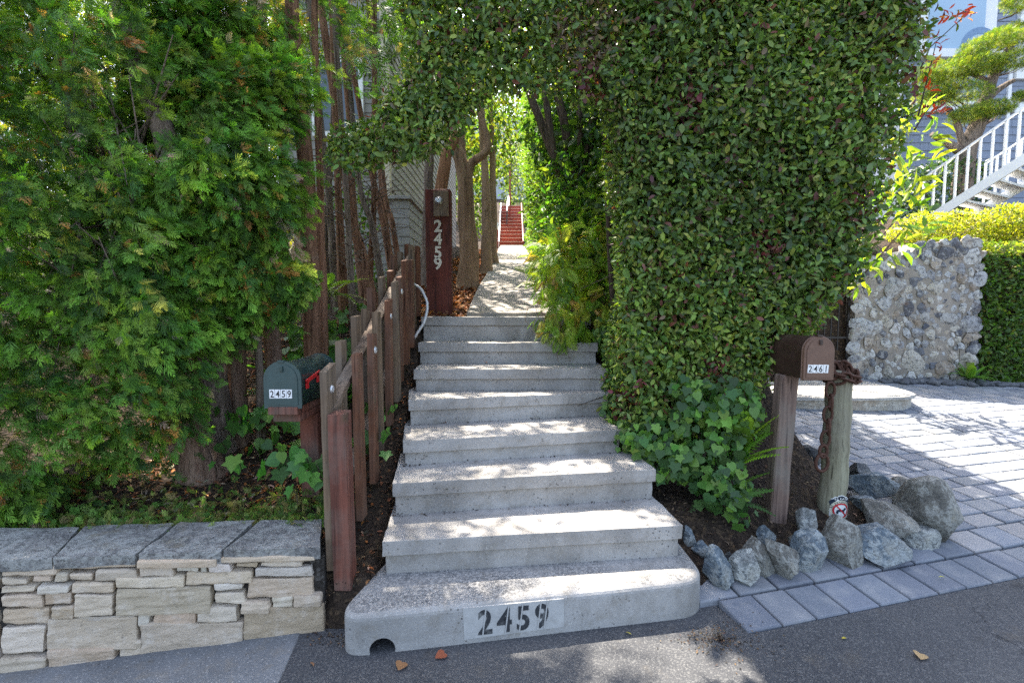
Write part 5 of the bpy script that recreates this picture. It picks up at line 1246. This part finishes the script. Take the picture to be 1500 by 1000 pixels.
# ---------------------------------------------------------------- shingled house on the left
def m_siding(name, col, kind, bw=.22, bh=.14):
    n = NT(name)
    if kind == 'shingle':
        x = n.n('ShaderNodeTexBrick'); x.offset = .5; x.squash = 1
        n.put(x.inputs['Vector'], n.uvw); x.inputs['Scale'].default_value = 1
    return n
def siding_geo(name, parent, mat, o, ux, L, z0, z1, pitch, lap=.012, shingle=None, seed=0):
    """overlapping boards or shingle courses as real wedges on a wall from o along ux"""
    r = random.Random(seed); ux = Vector(ux).normalized(); un = ux.cross(Vector((0, 0, 1))); mb = MB(); z = z0
    while z < z1:
        h = min(pitch, z1 - z); u = 0.0
        if shingle: u = -r.uniform(0, shingle)
        while u < L:
            l = min((r.uniform(.75, 1.25) * shingle) if shingle else L, L - u); a = max(u, 0); b = u + l - (.004 if shingle else 0)
            if b - a > .01:
                p = Vector(o) + ux * a; q = Vector(o) + ux * b; e = lap * (r.uniform(.75, 1.2) if shingle else 1)
                mb.hexa([Vector((v.x, v.y, zz)) for zz, t in ((z, e), (z + h + .01, .001)) for v in (p + un * t, q + un * t, q - un * .01, p - un * .01)])
            u += l
        z += pitch
    return mb.build(name, mat, parent, weld=False)
M_SH = m_plain('grey_shingle', (.29, .275, .25), .85, .2, 0, .25, 3, .4, (.15, .14, .12), .4)
M_CL = m_plain('grey_clapboard', (.25, .235, .21), .8, .25, 0, .2, 2, .3, (.14, .13, .11), .3)
M_TAN = m_plain('cream_fascia', (.52, .45, .33), .7)
hs = thing('shingled_house', 'grey shingled house with clapboard upper wall left of the path', 'house', (-2.2, 9, 2.2))
bx = at(600, 350, 7.6).x; bz = at(598, 288, 7.6).z
mb = MB(); mb.box(((bx - 3.2) / 2 - .0, 10.1, (bz + 1) / 2), (bx + 3.2 - .02, 4.96, bz - 1)); mb.build('lower_wall', M_SH, hs)
siding_geo('front_shingles', hs, M_SH, (-3.2, 7.62, 0), (1, 0, 0), bx + 3.2, 1.2, bz - .06, .145, .014, .2, 1)
siding_geo('side_shingles', hs, M_SH, (bx - .01, 7.62, 0), (0, 1, 0), 4.9, 1.2, bz - .06, .145, .014, .2, 2)
mb = MB(); mb.box(((bx - 3.2) / 2, 10.1, bz - .02), (bx + 3.2 + .08, 5.1, .05)); mb.build('ledge', M_SH, hs, bevel=.005)
ux_ = -2.12
mb = MB(); mb.box(((ux_ - 3.9) / 2, 13.1, 5.7), (3.9 + ux_ - .02, 9.9, 5.6)); mb.build('upper_wall', M_CL, hs)
siding_geo('clapboards', hs, M_CL, (ux_, 8.12, 0), (0, 1, 0), 9.9, bz, 8.3, .15, .016, None, 3)
siding_geo('front_clapboards', hs, M_CL, (-3.9, 8.14, 0), (1, 0, 0), 3.9 + ux_, bz, 8.3, .15, .016, None, 4)
for (x, y) in ((ux_ + .01, 8.12),): mb = MB(); mb.box((x, y, 5.8), (.12, .12, 5.0)); mb.build('corner_board', M_TAN, hs)
w_ = None
for (x, z, a, b) in ((-2.9, 5.0, .7, 1.1),):
    mb = MB(); mb.box((x, 8.10, z), (a + .16, .06, b + .16)); f_ = mb.build('window', M_WHT, hs, bevel=.004)
    mb = MB(); mb.box((x, 8.075, z), (a, .03, b)); mb.build('pane', m_plain('dark_glass', (.05, .07, .09), .08, .6), f_)
mb = MB(); mb.hexa([Vector(p) for p in ((-4.2, 7.6, 8.25), (-1.9, 7.6, 8.25), (-1.9, 18.3, 8.25), (-4.2, 18.3, 8.25), (-4.2, 7.6, 8.5), (-1.9, 7.6, 8.5), (-1.9, 18.3, 8.5), (-4.2, 18.3, 8.5))]); e_ = mb.build('eave', M_TAN, hs)
mb = MB(); mb.hexa([Vector(p) for p in ((-4.2, 7.6, 8.5), (-1.9, 7.6, 8.5), (-1.9, 18.3, 8.5), (-4.2, 18.3, 8.5), (-3.05, 8.5, 9.6), (-2.75, 8.5, 9.6), (-2.75, 17.5, 9.6), (-3.05, 17.5, 9.6))]); mb.build('roof', m_plain('dark_roof', (.07, .065, .06), .9), hs)

# ---------------------------------------------------------------- right side: stone wall, gate, landing
M_MOR = m_concrete('old_mortar', (.25, .22, .185), .4, .35)
rw = thing('rubble_wall', 'tall rubble stone wall of white, grey and rust stones beside the gate', 'wall', (6, 7.1, .4))
WX0, WX1 = at(1256, 450, 7).x, at(1437, 450, 7).x
def top_z(x):
    t = (x - WX0) / (WX1 - WX0); return float(np.interp(t, [0, .1, .42, .5, .97, 1], [2.05, 2.24, 2.30, 2.47, 2.5, 2.42]))
mb = MB(); n_ = 16
for i in range(n_):
    a = WX0 + (WX1 - WX0) * i / n_; b = WX0 + (WX1 - WX0) * (i + 1) / n_ + .001
    mb.hexa([Vector(p) for p in ((a, 7.04, .2), (b, 7.04, .2), (b, 7.5, .2), (a, 7.5, .2), (a, 7.04, top_z(a)), (b, 7.04, top_z(b)), (b, 7.5, top_z(b)), (a, 7.5, top_z(a)))])
link('mortar', rough_mesh(mb.mesh('mortar'), 4, .02, 6), M_MOR, rw)
r_ = random.Random(17); bm_all = bmesh.new(); lay = bm_all.verts.layers.float_color.new('leafcol'); pts = []
for tries in range(9000):
    x = r_.uniform(WX0 + .03, WX1 - .03); z = r_.uniform(.42, top_z(x) - .03); rad = r_.choice((.06, .08, .10, .13, .155)) if tries < 3000 else r_.choice((.04, .05, .06))
    if all((x - a) ** 2 + (z - b) ** 2 > (.84 * (rad + c)) ** 2 for a, b, c in pts): pts.append((x, z, rad))
pts += [(x, top_z(x) - .02, r_.uniform(.07, .11)) for x in np.arange(WX0 + .05, WX1, .17)] + [(WX0 + .02, z, r_.uniform(.08, .13)) for z in np.arange(.5, 2.1, .2)] + [(WX1 - .02, z, r_.uniform(.07, .11)) for z in np.arange(.5, 2.4, .2)]
for i, (x, z, rad) in enumerate(pts):
    me = rock_mesh(500 + i, (rad * r_.uniform(1.15, 1.5), rad * .42, rad * r_.uniform(1.15, 1.45)), 16, 3, .09, .66)
    me.transform(Matrix.Translation((x, 7.04, z)) @ Matrix.Rotation(r_.uniform(-3, 3), 4, 'Y'))
    k = r_.choice([(.44, .43, .40), (.42, .39, .33), (.27, .27, .275), (.14, .145, .16), (.08, .085, .10), (.10, .10, .11), (.36, .31, .25), (.50, .49, .46), (.33, .32, .30), (.26, .21, .16), (.38, .385, .385)])
    tb_ = bmesh.new(); tb_.from_mesh(me); mp = {}
    for v in tb_.verts: nv = bm_all.verts.new(v.co); nv[lay] = (*k, 1); mp[v.index] = nv
    for f_ in tb_.faces: bm_all.faces.new([mp[v.index] for v in f_.verts]).smooth = False
    tb_.free(); bpy.data.meshes.remove(me)
me = bpy.data.meshes.new('rubble_stones'); bm_all.to_mesh(me); bm_all.free()
n = NT('rubble_stone'); c = n.mix(n.attr('leafcol'), (.5, .49, .46), n.ramp(n.noise(9, 5, .7), [(.5, 0.0), (.66, .7)])); c = n.mix(c, (.06, .06, .065), n.ramp(n.noise(20, 7, .8), [(.50, 0.0), (.60, .85)])); c = n.mix(c, (.22, .13, .07), n.ramp(n.noise(5, 4), [(.6, 0.0), (.75, .5)]))
M_RUB = n.done(n.pbsdf(c, .88, n.bump(n.noise(24, 6, .7), 1.0, .03), .25))
link('rubble_stones', me, M_RUB, rw)
# gate
gt = thing('metal_gate', 'narrow dark metal bar gate left of the rubble wall', 'gate', (4.8, 7.1, .5))
M_IRON = m_plain('dark_iron', (.03, .026, .024), .55, .4, .3)
gx = [at(px, 450, 7.1).x for px in (1200, 1209, 1218.5, 1229, 1243)]; gz1 = at(1240, 405, 7.1).z; gz0 = at(1240, 500, 7.1).z
for i, x in enumerate(gx):
    mb = MB(); d = .03 if i == 4 else .014; mb.box((x, 7.1, (gz1 + gz0 - .25) / 2 + .1), (d, d, gz1 - gz0 + (.5 if i == 4 else .22))); mb.build('bar', M_IRON, gt)
for z in (gz1 - .02, gz0 + .06): mb = MB(); mb.box(((gx[0] + gx[4]) / 2, 7.1, z), (gx[4] - gx[0], .02, .03)); mb.build('rail', M_IRON, gt)
# side wall seen through the gate
sd = thing('garden_wall', 'brown rubble wall glimpsed behind the gate bars', 'wall', (4.4, 8.4, 1.2)); mb = MB(); mb.box((4.6, 8.6, 1.9), (2.6, .3, 1.9)); me = rough_mesh(mb.mesh('masonry'), 16, .05, 4); link('masonry', me, m_rock('brown_rubble', (.12, .085, .05), (.34, .26, .17), .4, (.2, .15, .1), False), sd)
# curved landing
ld = thing('stone_landing', 'low curved landing with flagstone top in front of the gate', 'landing', (4.3, 6.2, .25))
out = [(2.9, 5.55), (3.4, 5.46), (4.2, 5.45), (4.65, 5.52), (4.88, 5.68), (4.98, 5.95), (5.02, 6.3), (5.05, 7.0), (2.9, 7.0)]
mb = MB(); mb.prism(out, .1, .425); link('stone_base', rough_mesh(mb.mesh('stone_base'), 5, .012, 5), m_rock('tan_landing_stone', (.26, .22, .17), (.42, .37, .30), .45, (.3, .3, .3), False), ld)
mb = MB(); cx, cy = 4.0, 6.2; mb.prism([(cx + (x - cx) * 1.03, cy + (y - cy) * 1.05) for x, y in out], .43, .465); link('flagstone_top', rough_mesh(mb.mesh('flagstone_top'), 5, .004, 5), m_rock('flagstone', (.26, .25, .23), (.42, .40, .37), .3, (.3, .3, .3), False), ld)
# pebbles at the wall foot
k = 260; P = []
bmp = bmesh.new()
for i in range(k):
    x = U(5.4, 9.2); y = 6.86 + random.gauss(0, .06) + (.0 if x < 7 else -.02); rr = U(.025, .06); m4 = Matrix.Translation((x, y, float(z_drive(x, y)) + .015 + rr * .3)) @ Matrix.Rotation(U(0, 3), 4, 'Z') @ Matrix.Diagonal((rr * U(1, 1.5), rr, rr * .7, 1)); bmesh.ops.create_icosphere(bmp, subdivisions=2, radius=1, matrix=m4)
me = bpy.data.meshes.new('pebbles'); bmp.to_mesh(me); bmp.free(); me.polygons.foreach_set('use_smooth', [True] * len(me.polygons))
tag(link('pebbles', me, m_rock('dark_pebble', (.05, .055, .065), (.13, .135, .15), .05, (.08, .09, .1), False)), kind='stuff')

# box hedge to the right of the wall
bh = thing('box_hedge', 'clipped small-leaved green hedge right of the rubble wall', 'hedge', (8, 7.3, .5))
def bh_sdf(p):
    q = np.abs(p - np.array([8.35, 7.5, 1.45])) - np.array([1.32, .48, 1.02]); d = np.linalg.norm(np.maximum(q, 0), axis=1) + np.minimum(q.max(1), 0)
    return d + .04 * wob(p, 5, 31)
a, na = sample(bh_sdf, (6.9, 6.8, .4), (9.9, 8.2, 2.7), 34000, -.12, .04)
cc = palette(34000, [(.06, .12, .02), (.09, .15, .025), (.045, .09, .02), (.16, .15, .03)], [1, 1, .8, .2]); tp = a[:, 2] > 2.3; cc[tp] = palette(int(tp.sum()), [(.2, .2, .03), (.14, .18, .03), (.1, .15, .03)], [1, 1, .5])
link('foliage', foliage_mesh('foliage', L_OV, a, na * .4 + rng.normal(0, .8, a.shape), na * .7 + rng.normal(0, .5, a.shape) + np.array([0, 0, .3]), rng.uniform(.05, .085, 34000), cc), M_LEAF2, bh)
mb = MB()
for x in np.arange(7.2, 9.6, .4): trunk(mb, [(x, 7.5, gz(x, 7.2) - .1), (x + .05, 7.5, 1.3), (x, 7.5, 2.2)], .03, .012, 7, .2, 0, 1.2, 6)
mb.build('stems', M_DB, bh)
fern('little bright fern at the foot of the rubble wall', (6.75, 6.92, .45), 26, .28, [(.10, .2, .03), (.14, .24, .03)], (.1, 1.2))
# golden shrubs behind the wall
GO = [(.30, .28, .02), (.22, .24, .025), (.38, .33, .03), (.14, .17, .02)]
for i, (pxs, lab) in enumerate((([(1350, 340, 24), (1375, 336, 22), (1402, 334, 22), (1428, 336, 20), (1330, 348, 20)], 'low golden shrub just above the rubble wall'), ([(1468, 331, 22), (1494, 330, 24), (1518, 330, 24), (1474, 346, 20)], 'golden shrub above the box hedge below the white stairs'))):
    b_ = at(pxs[1][0], 355, 7.75); b_.z = 2.4
    shrub('golden_shrub', lab, 'shrub', b_, [B(x, y, 7.75, r, .8) for x, y, r in pxs], 4200, .05, GO, L_OV, M_LEAF2, 'golden shrubs on the terrace', .6, .7, -.2, .05)
# big-leaved yellow shrub behind the hedge
b_ = Vector((3.7, 6.7, .45)); shrub('yellow_laurel', 'tall shrub with big yellow-green leaves peeping out behind the hedge', 'shrub', b_, [B(1335, 210, 6.2, 22), B(1328, 260, 6.2, 30), B(1310, 310, 6.1, 34), B(1290, 350, 6.1, 36), B(1345, 180, 6.2, 14), B(1262, 395, 6.2, 22), B(1322, 335, 6.0, 24)], 210, .22, [(.30, .32, .03), (.18, .26, .03), (.10, .18, .02), (.38, .36, .04)], L_LONG, M_LEAF2, None, .9, .5, -.3, .05, [1, 1, .8, .3], 7, .15)

# ---------------------------------------------------------------- blue-grey house, white stairs
M_BSH = m_plain('blue_grey_shingle', (.235, .27, .34), .8, .25, 0, .2, 2.5, .35, (.15, .17, .21), .35)
HYB = 12.6; bhs = thing('blue_house', 'blue-grey shingled house with big white-framed window on the upper right', 'house', (13, HYB, 3))
BX0 = at(1318, 200, HYB).x; BX1 = BX0 + 9
mb = MB(); mb.box(((BX0 + BX1) / 2, HYB + 4.02, 6.2), (BX1 - BX0, 8, 7.4)); mb.build('wall', M_BSH, bhs)
siding_geo('lower_shingles', bhs, M_BSH, (BX0, HYB, 0), (1, 0, 0), BX1 - BX0, 2.8, at(1400, 165, HYB).z, .2, .02, .27, 7)
siding_geo('upper_shingles', bhs, M_BSH, (BX0, HYB, 0), (1, 0, 0), BX1 - BX0, at(1400, 150, HYB).z, 9.8, .2, .02, .27, 8)
def wbox(name, x0, y0, x1, y1, d, parent, mat, back=0.0, bev=.006):
    a = at(x0, y1, HYB); b = at(x1, y0, HYB); mb = MB(); mb.box(((a.x + b.x) / 2, HYB - d / 2 + back, (a.z + b.z) / 2), (b.x - a.x, d, b.z - a.z)); return mb.build(name, mat, parent, bevel=bev)
wbox('trim_band', 1318, 150, 1620, 166, .08, bhs, M_WHT)
wf = wbox('window', 1340, -160, 1468, 84, .10, bhs, M_WHT)
n = NT('pale_blue_glass'); M_GL = n.done(n.pbsdf(n.ramp(n.noise(.5, 2), [(.3, (.22, .34, .46)), (.7, (.34, .46, .56))]), .06, None, .9))
wbox('pane', 1352, -150, 1449, 75, .02, wf, M_GL, -.101)
wbox('sill', 1335, 76, 1472, 88, .16, wf, M_WHT)
# arched reflection in the pane, modelled as flat blue rings
ca = at(1428, 75, HYB); mb = MB(); k_ = 14
for r0, r1 in ((.36, .52), (.12, .28)):
    for i in range(k_):
        a0, a1 = math.pi * i / k_, math.pi * (i + 1) / k_ + .002
        q = [(r0, a0), (r1, a0), (r1, a1), (r0, a1)]
        mb.hexa([Vector((ca.x + rr * math.cos(w) * .95, HYB - .128 + dy, ca.z + rr * math.sin(w) * 1.0)) for dy in (0, .01) for rr, w in q])
mb.build('reflected_arch', m_plain('reflection_blue', (.17, .27, .42), .6), wf, weld=False)
w2 = wbox('window', 1483, -160, 1640, 118, .10, bhs, M_WHT); wbox('pane', 1496, -150, 1630, 105, .02, w2, M_GL, -.101)
wbox('door_panel', 1462, 88, 1482, 300, .06, bhs, M_WHT)
# the stairs
ws = thing('white_stairs', 'white wooden outside stairs with thin white railings climbing right', 'stairs', (10, 9.6, 3.0))
L0 = at(1390, 306, 9.4); SD = Vector((.45, -.89, 0)); SWD = Vector((1.18, .6, 0)) * .95
def sp(t, s, h=0.0): v = L0 + SD * t + SWD * s; v.z = L0.z + .63 * t + h; return v
for i in range(-1, 11):
    t = .225 * i; q = [sp(t, .0), sp(t, 1.0), sp(t + .25, 1.0), sp(t + .25, 0)]; z = L0.z + .63 * t + .14
    mb = MB(); mb.hexa([Vector((v.x, v.y, zz)) for zz in (z - .045, z) for v in q]); mb.build('tread', M_WHT, ws, bevel=.004)
def beam(name, s, t0, t1, h, half, thick):
    n_ = SWD.normalized() * half; mb = MB()
    mb.hexa([sp(t, s, h + dz) + n_ * k for dz in (0, thick) for t, k in ((t0, -1), (t1, -1), (t1, 1), (t0, 1))]); return mb.build(name, M_WHT, ws)
for s in (0, 1): beam('stringer', s, -.3, 2.6, -.06, .02, .20)
for s, t0 in ((0, -.45), (1, .06)):
    beam('handrail', s, t0, 2.6, .95, .022, .035); t = t0 + .02
    while t < 2.6:
        v = sp(t, s); mb = MB(); lo_ = min(0, 3.2 - v.z) if t < 0 else .1; mb.box((v.x, v.y, v.z + (.95 + lo_) / 2), (.032, .032, .95 - lo_)); mb.build('baluster', M_WHT, ws); t += .168
# dark shrub under the stairs
b_ = Vector((at(1400, 300, 10.8).x, 10.8, 3.2)); shrub('camellia_shrub', 'dark glossy shrub behind the white stair railing', 'shrub', b_, [B(1385, 275, 10.8, 40), B(1350, 285, 10.8, 36), B(1420, 270, 10.8, 26)], 2600, .09, [(.03, .06, .025), (.045, .08, .03), (.025, .05, .02)], L_OV, M_LEAF, None, .5, .8, .1, .1)
# cloud-pruned juniper
jy = 10.6; jb = at(1415, 300, jy); jb.z = 3.2; jt = thing('cloud_pruned_pine', 'twisting pine with flat clipped foliage pads before the blue house', 'tree', jb)
M_JB = m_bark('juniper_bark', (.09, .07, .055), (.26, .21, .17), .35)
for s, r0, r1 in (([jb, at(1412, 240, jy), at(1428, 190, jy), at(1443, 150, jy), at(1455, 110, jy), at(1480, 70, jy)], .20, .07), ([at(1414, 235, jy), at(1408, 200, jy), at(1398, 170, jy), at(1385, 158, jy)], .08, .04), ([at(1410, 222, jy), at(1388, 210, jy), at(1365, 196, jy)], .10, .05), ([at(1440, 150, jy), at(1465, 130, jy), at(1485, 118, jy)], .08, .04), ([at(1450, 120, jy), at(1420, 108, jy), at(1390, 112, jy)], .05, .03)):
    mb = MB(); trunk(mb, s, r0, r1, 12, .3, 0, 1.1, 16); mb.build('trunk', M_JB, jt)
JC = [(.16, .21, .02), (.10, .16, .018), (.24, .25, .03), (.06, .11, .016)]
pads = [(1388, 106, 34, 12), (1366, 114, 20, 9), (1428, 96, 30, 13), (1398, 137, 40, 13), (1372, 142, 20, 9), (1455, 62, 34, 14), (1490, 50, 30, 14), (1486, 88, 32, 13), (1432, 168, 34, 11), (1458, 158, 20, 9), (1414, 84, 20, 8), (1495, 5, 20, 12), (1500, 140, 10, 9)]
for (x, y, rx, rz_) in pads:
    c = at(x, y, jy - .1 + random.uniform(-.3, .3)); sc = jy / F
    f, lo, hi = blobs_sdf([(tuple(c), (rx * sc, rx * sc * .7, rz_ * sc * .62))], .03, 6, x); m_ = int(rx * rz_ * 3) + 160
    a, na = sample(f, lo, hi, m_, -.07, .02)
    link('foliage_pad', foliage_mesh('foliage_pad', SPRAY_S, a, na * .5 + rng.normal(0, .5, a.shape) + np.array([0, 0, .5]), rng.normal(0, 1, a.shape), rng.uniform(.05, .085, len(a)), palette(len(a), JC, [1, .8, .5, .6], .2)), M_SPRAY, jt)
mb = MB()
for i in range(90):
    x, y, rx, rz_ = random.choice(pads); c = at(x + U(-rx, rx) * .7, y + rz_ * .4, jy); q = at(x + (1430 - x) * .5, y + 25, jy); mb.tube([c, (c + q) / 2 + Vector((U(-.05, .05), U(-.1, .1), -.05)), q], [.004, .008, .012], 5)
mb.build('twigs', M_JB, jt, weld=False)

# ---------------------------------------------------------------- distance
FAR = [(.10, .14, .04), (.14, .17, .05), (.07, .11, .04), (.2, .2, .09)]
for i, (x, y, rz_, lab) in enumerate(((-2.6, 25, 1.0, 'hazy light-leaved tree beyond the red steps, on the left'), (1.6, 26, 1.2, 'leafy tree beyond the red steps, on the right'), (-5.0, 32, 1.5, 'tall pale tree far behind the house'), (4.5, 34, 1.6, 'dense far tree rising above the tall hedge'), (-.2, 38, 1.3, 'distant treetop seen through the arch above the steps'))):
    g = gz(x, y); t = thing('distant_tree', lab, 'tree', (x, y, g), 'trees beyond the path'); mb = MB(); trunk(mb, [(x, y, g - .2), (x + .1, y, g + 2), (x, y, g + 5 * rz_)], .2, .08, 10, .2, 0, 1.3, 8); mb.build('trunk', M_MB, t)
    bl = [((x + U(-1.3, 1.3) * rz_, y + U(-1, 1), g + (1.6 + 1.0 * q) * rz_), (U(.9, 1.3) * rz_, U(.9, 1.2) * rz_, U(.7, 1.0) * rz_)) for q in range(6)]
    f, lo, hi = blobs_sdf(bl, .4, 1.8, 90 + i); a, na = sample(f, lo, hi, 5200, -.5, .15); link('crown', leaves_on('crown', L_OV, a, na, rng.uniform(.14, .24, 5200), FAR, [1, 1, .8, .5], .4, .9, .2), M_LEAF2, t)
fh = thing('far_house', 'pale house glimpsed far off between the trees above the steps', 'house', (-1.5, 46, 11)); mb = MB(); mb.box((-1, 48, 15), (12, 4, 9)); mb.build('wall', m_plain('pale_blue_siding', (.5, .53, .56), .8), fh)
for x in (-3.4, -1.0, 1.2): mb = MB(); mb.box((x, 45.97, 16.4), (1.2, .1, 1.7)); mb.build('window', m_plain('dark_glass', (.06, .09, .13), .1, .6), fh)
for i, (x, y, lab, cr) in enumerate(((-7.0, 9.5, 'tall yellow-green tree closing the view behind the cedars', [((-7.5, 9.2, 4.6), (1.9, 1.0, 1.6)), ((-6.0, 9.4, 6.4), (1.7, 1.0, 1.6)), ((-8.0, 9.6, 7.2), (2.0, 1.0, 1.6)), ((-5.4, 9.5, 8.2), (1.5, 1.0, 1.3)), ((-9.5, 9.5, 5.6), (1.6, 1.0, 1.8))]), (-4.9, 11.0, 'yellowing tree glimpsed between the cedar stems and the house', [((-4.9, 11.0, 4.4), (.9, .9, 1.5)), ((-4.8, 11.0, 6.2), (.9, .9, 1.3)), ((-4.9, 11.2, 7.8), (1.0, .9, 1.2))]))):
    g = gz(x, y); t = thing('broadleaf_tree', lab, 'tree', (x, y, g), 'trees behind the cedars'); mb = MB(); trunk(mb, [(x, y, g - .1), (x + .1, y, g + 2), (x, y, 7)], .16, .06, 10, .2, 0, 1.3, 10); mb.build('trunk', M_MB, t)
    f, lo, hi = blobs_sdf(cr, .3, 2.2, 70 + i); m_ = 9000 if i == 0 else 3600; a, na = sample(f, lo, hi, m_, -.45, .1); link('crown', leaves_on('crown', L_OV, a, na, rng.uniform(.09, .16, m_), [(.26, .24, .03), (.16, .2, .03), (.34, .28, .04), (.10, .15, .03)], [1, 1, .7, .8], .4, .9, .2), M_LEAF2, t)
# shrubs that close the view behind the cedars
YB = [(.22, .20, .03), (.13, .16, .03), (.30, .24, .04), (.08, .12, .03)]
for i, (c, r, n_, lab, cols) in enumerate((((-4.6, 6.2, 3.0), (1.6, .7, 2.2), 2600, 'yellowing shrub mass glimpsed behind the cedars', YB), ((-2.6, 6.4, 1.9), (.8, .6, 1.0), 1200, 'low green shrub before the house wall behind the cypresses', GR2), ((-6.8, 5.0, 2.6), (1.4, .8, 2.4), 1600, 'dense green shrub at the outer left behind the cedars', GR2 + YB[:1]))):
    b_ = Vector((c[0], c[1], gz(c[0], c[1]))); shrub('background_shrub', lab, 'shrub', b_, [(c, r)], n_, .10, cols, L_OV, M_LEAF2, 'shrubs behind the conifers', .5, .8, .2, .3, None, 6, .4, 3)
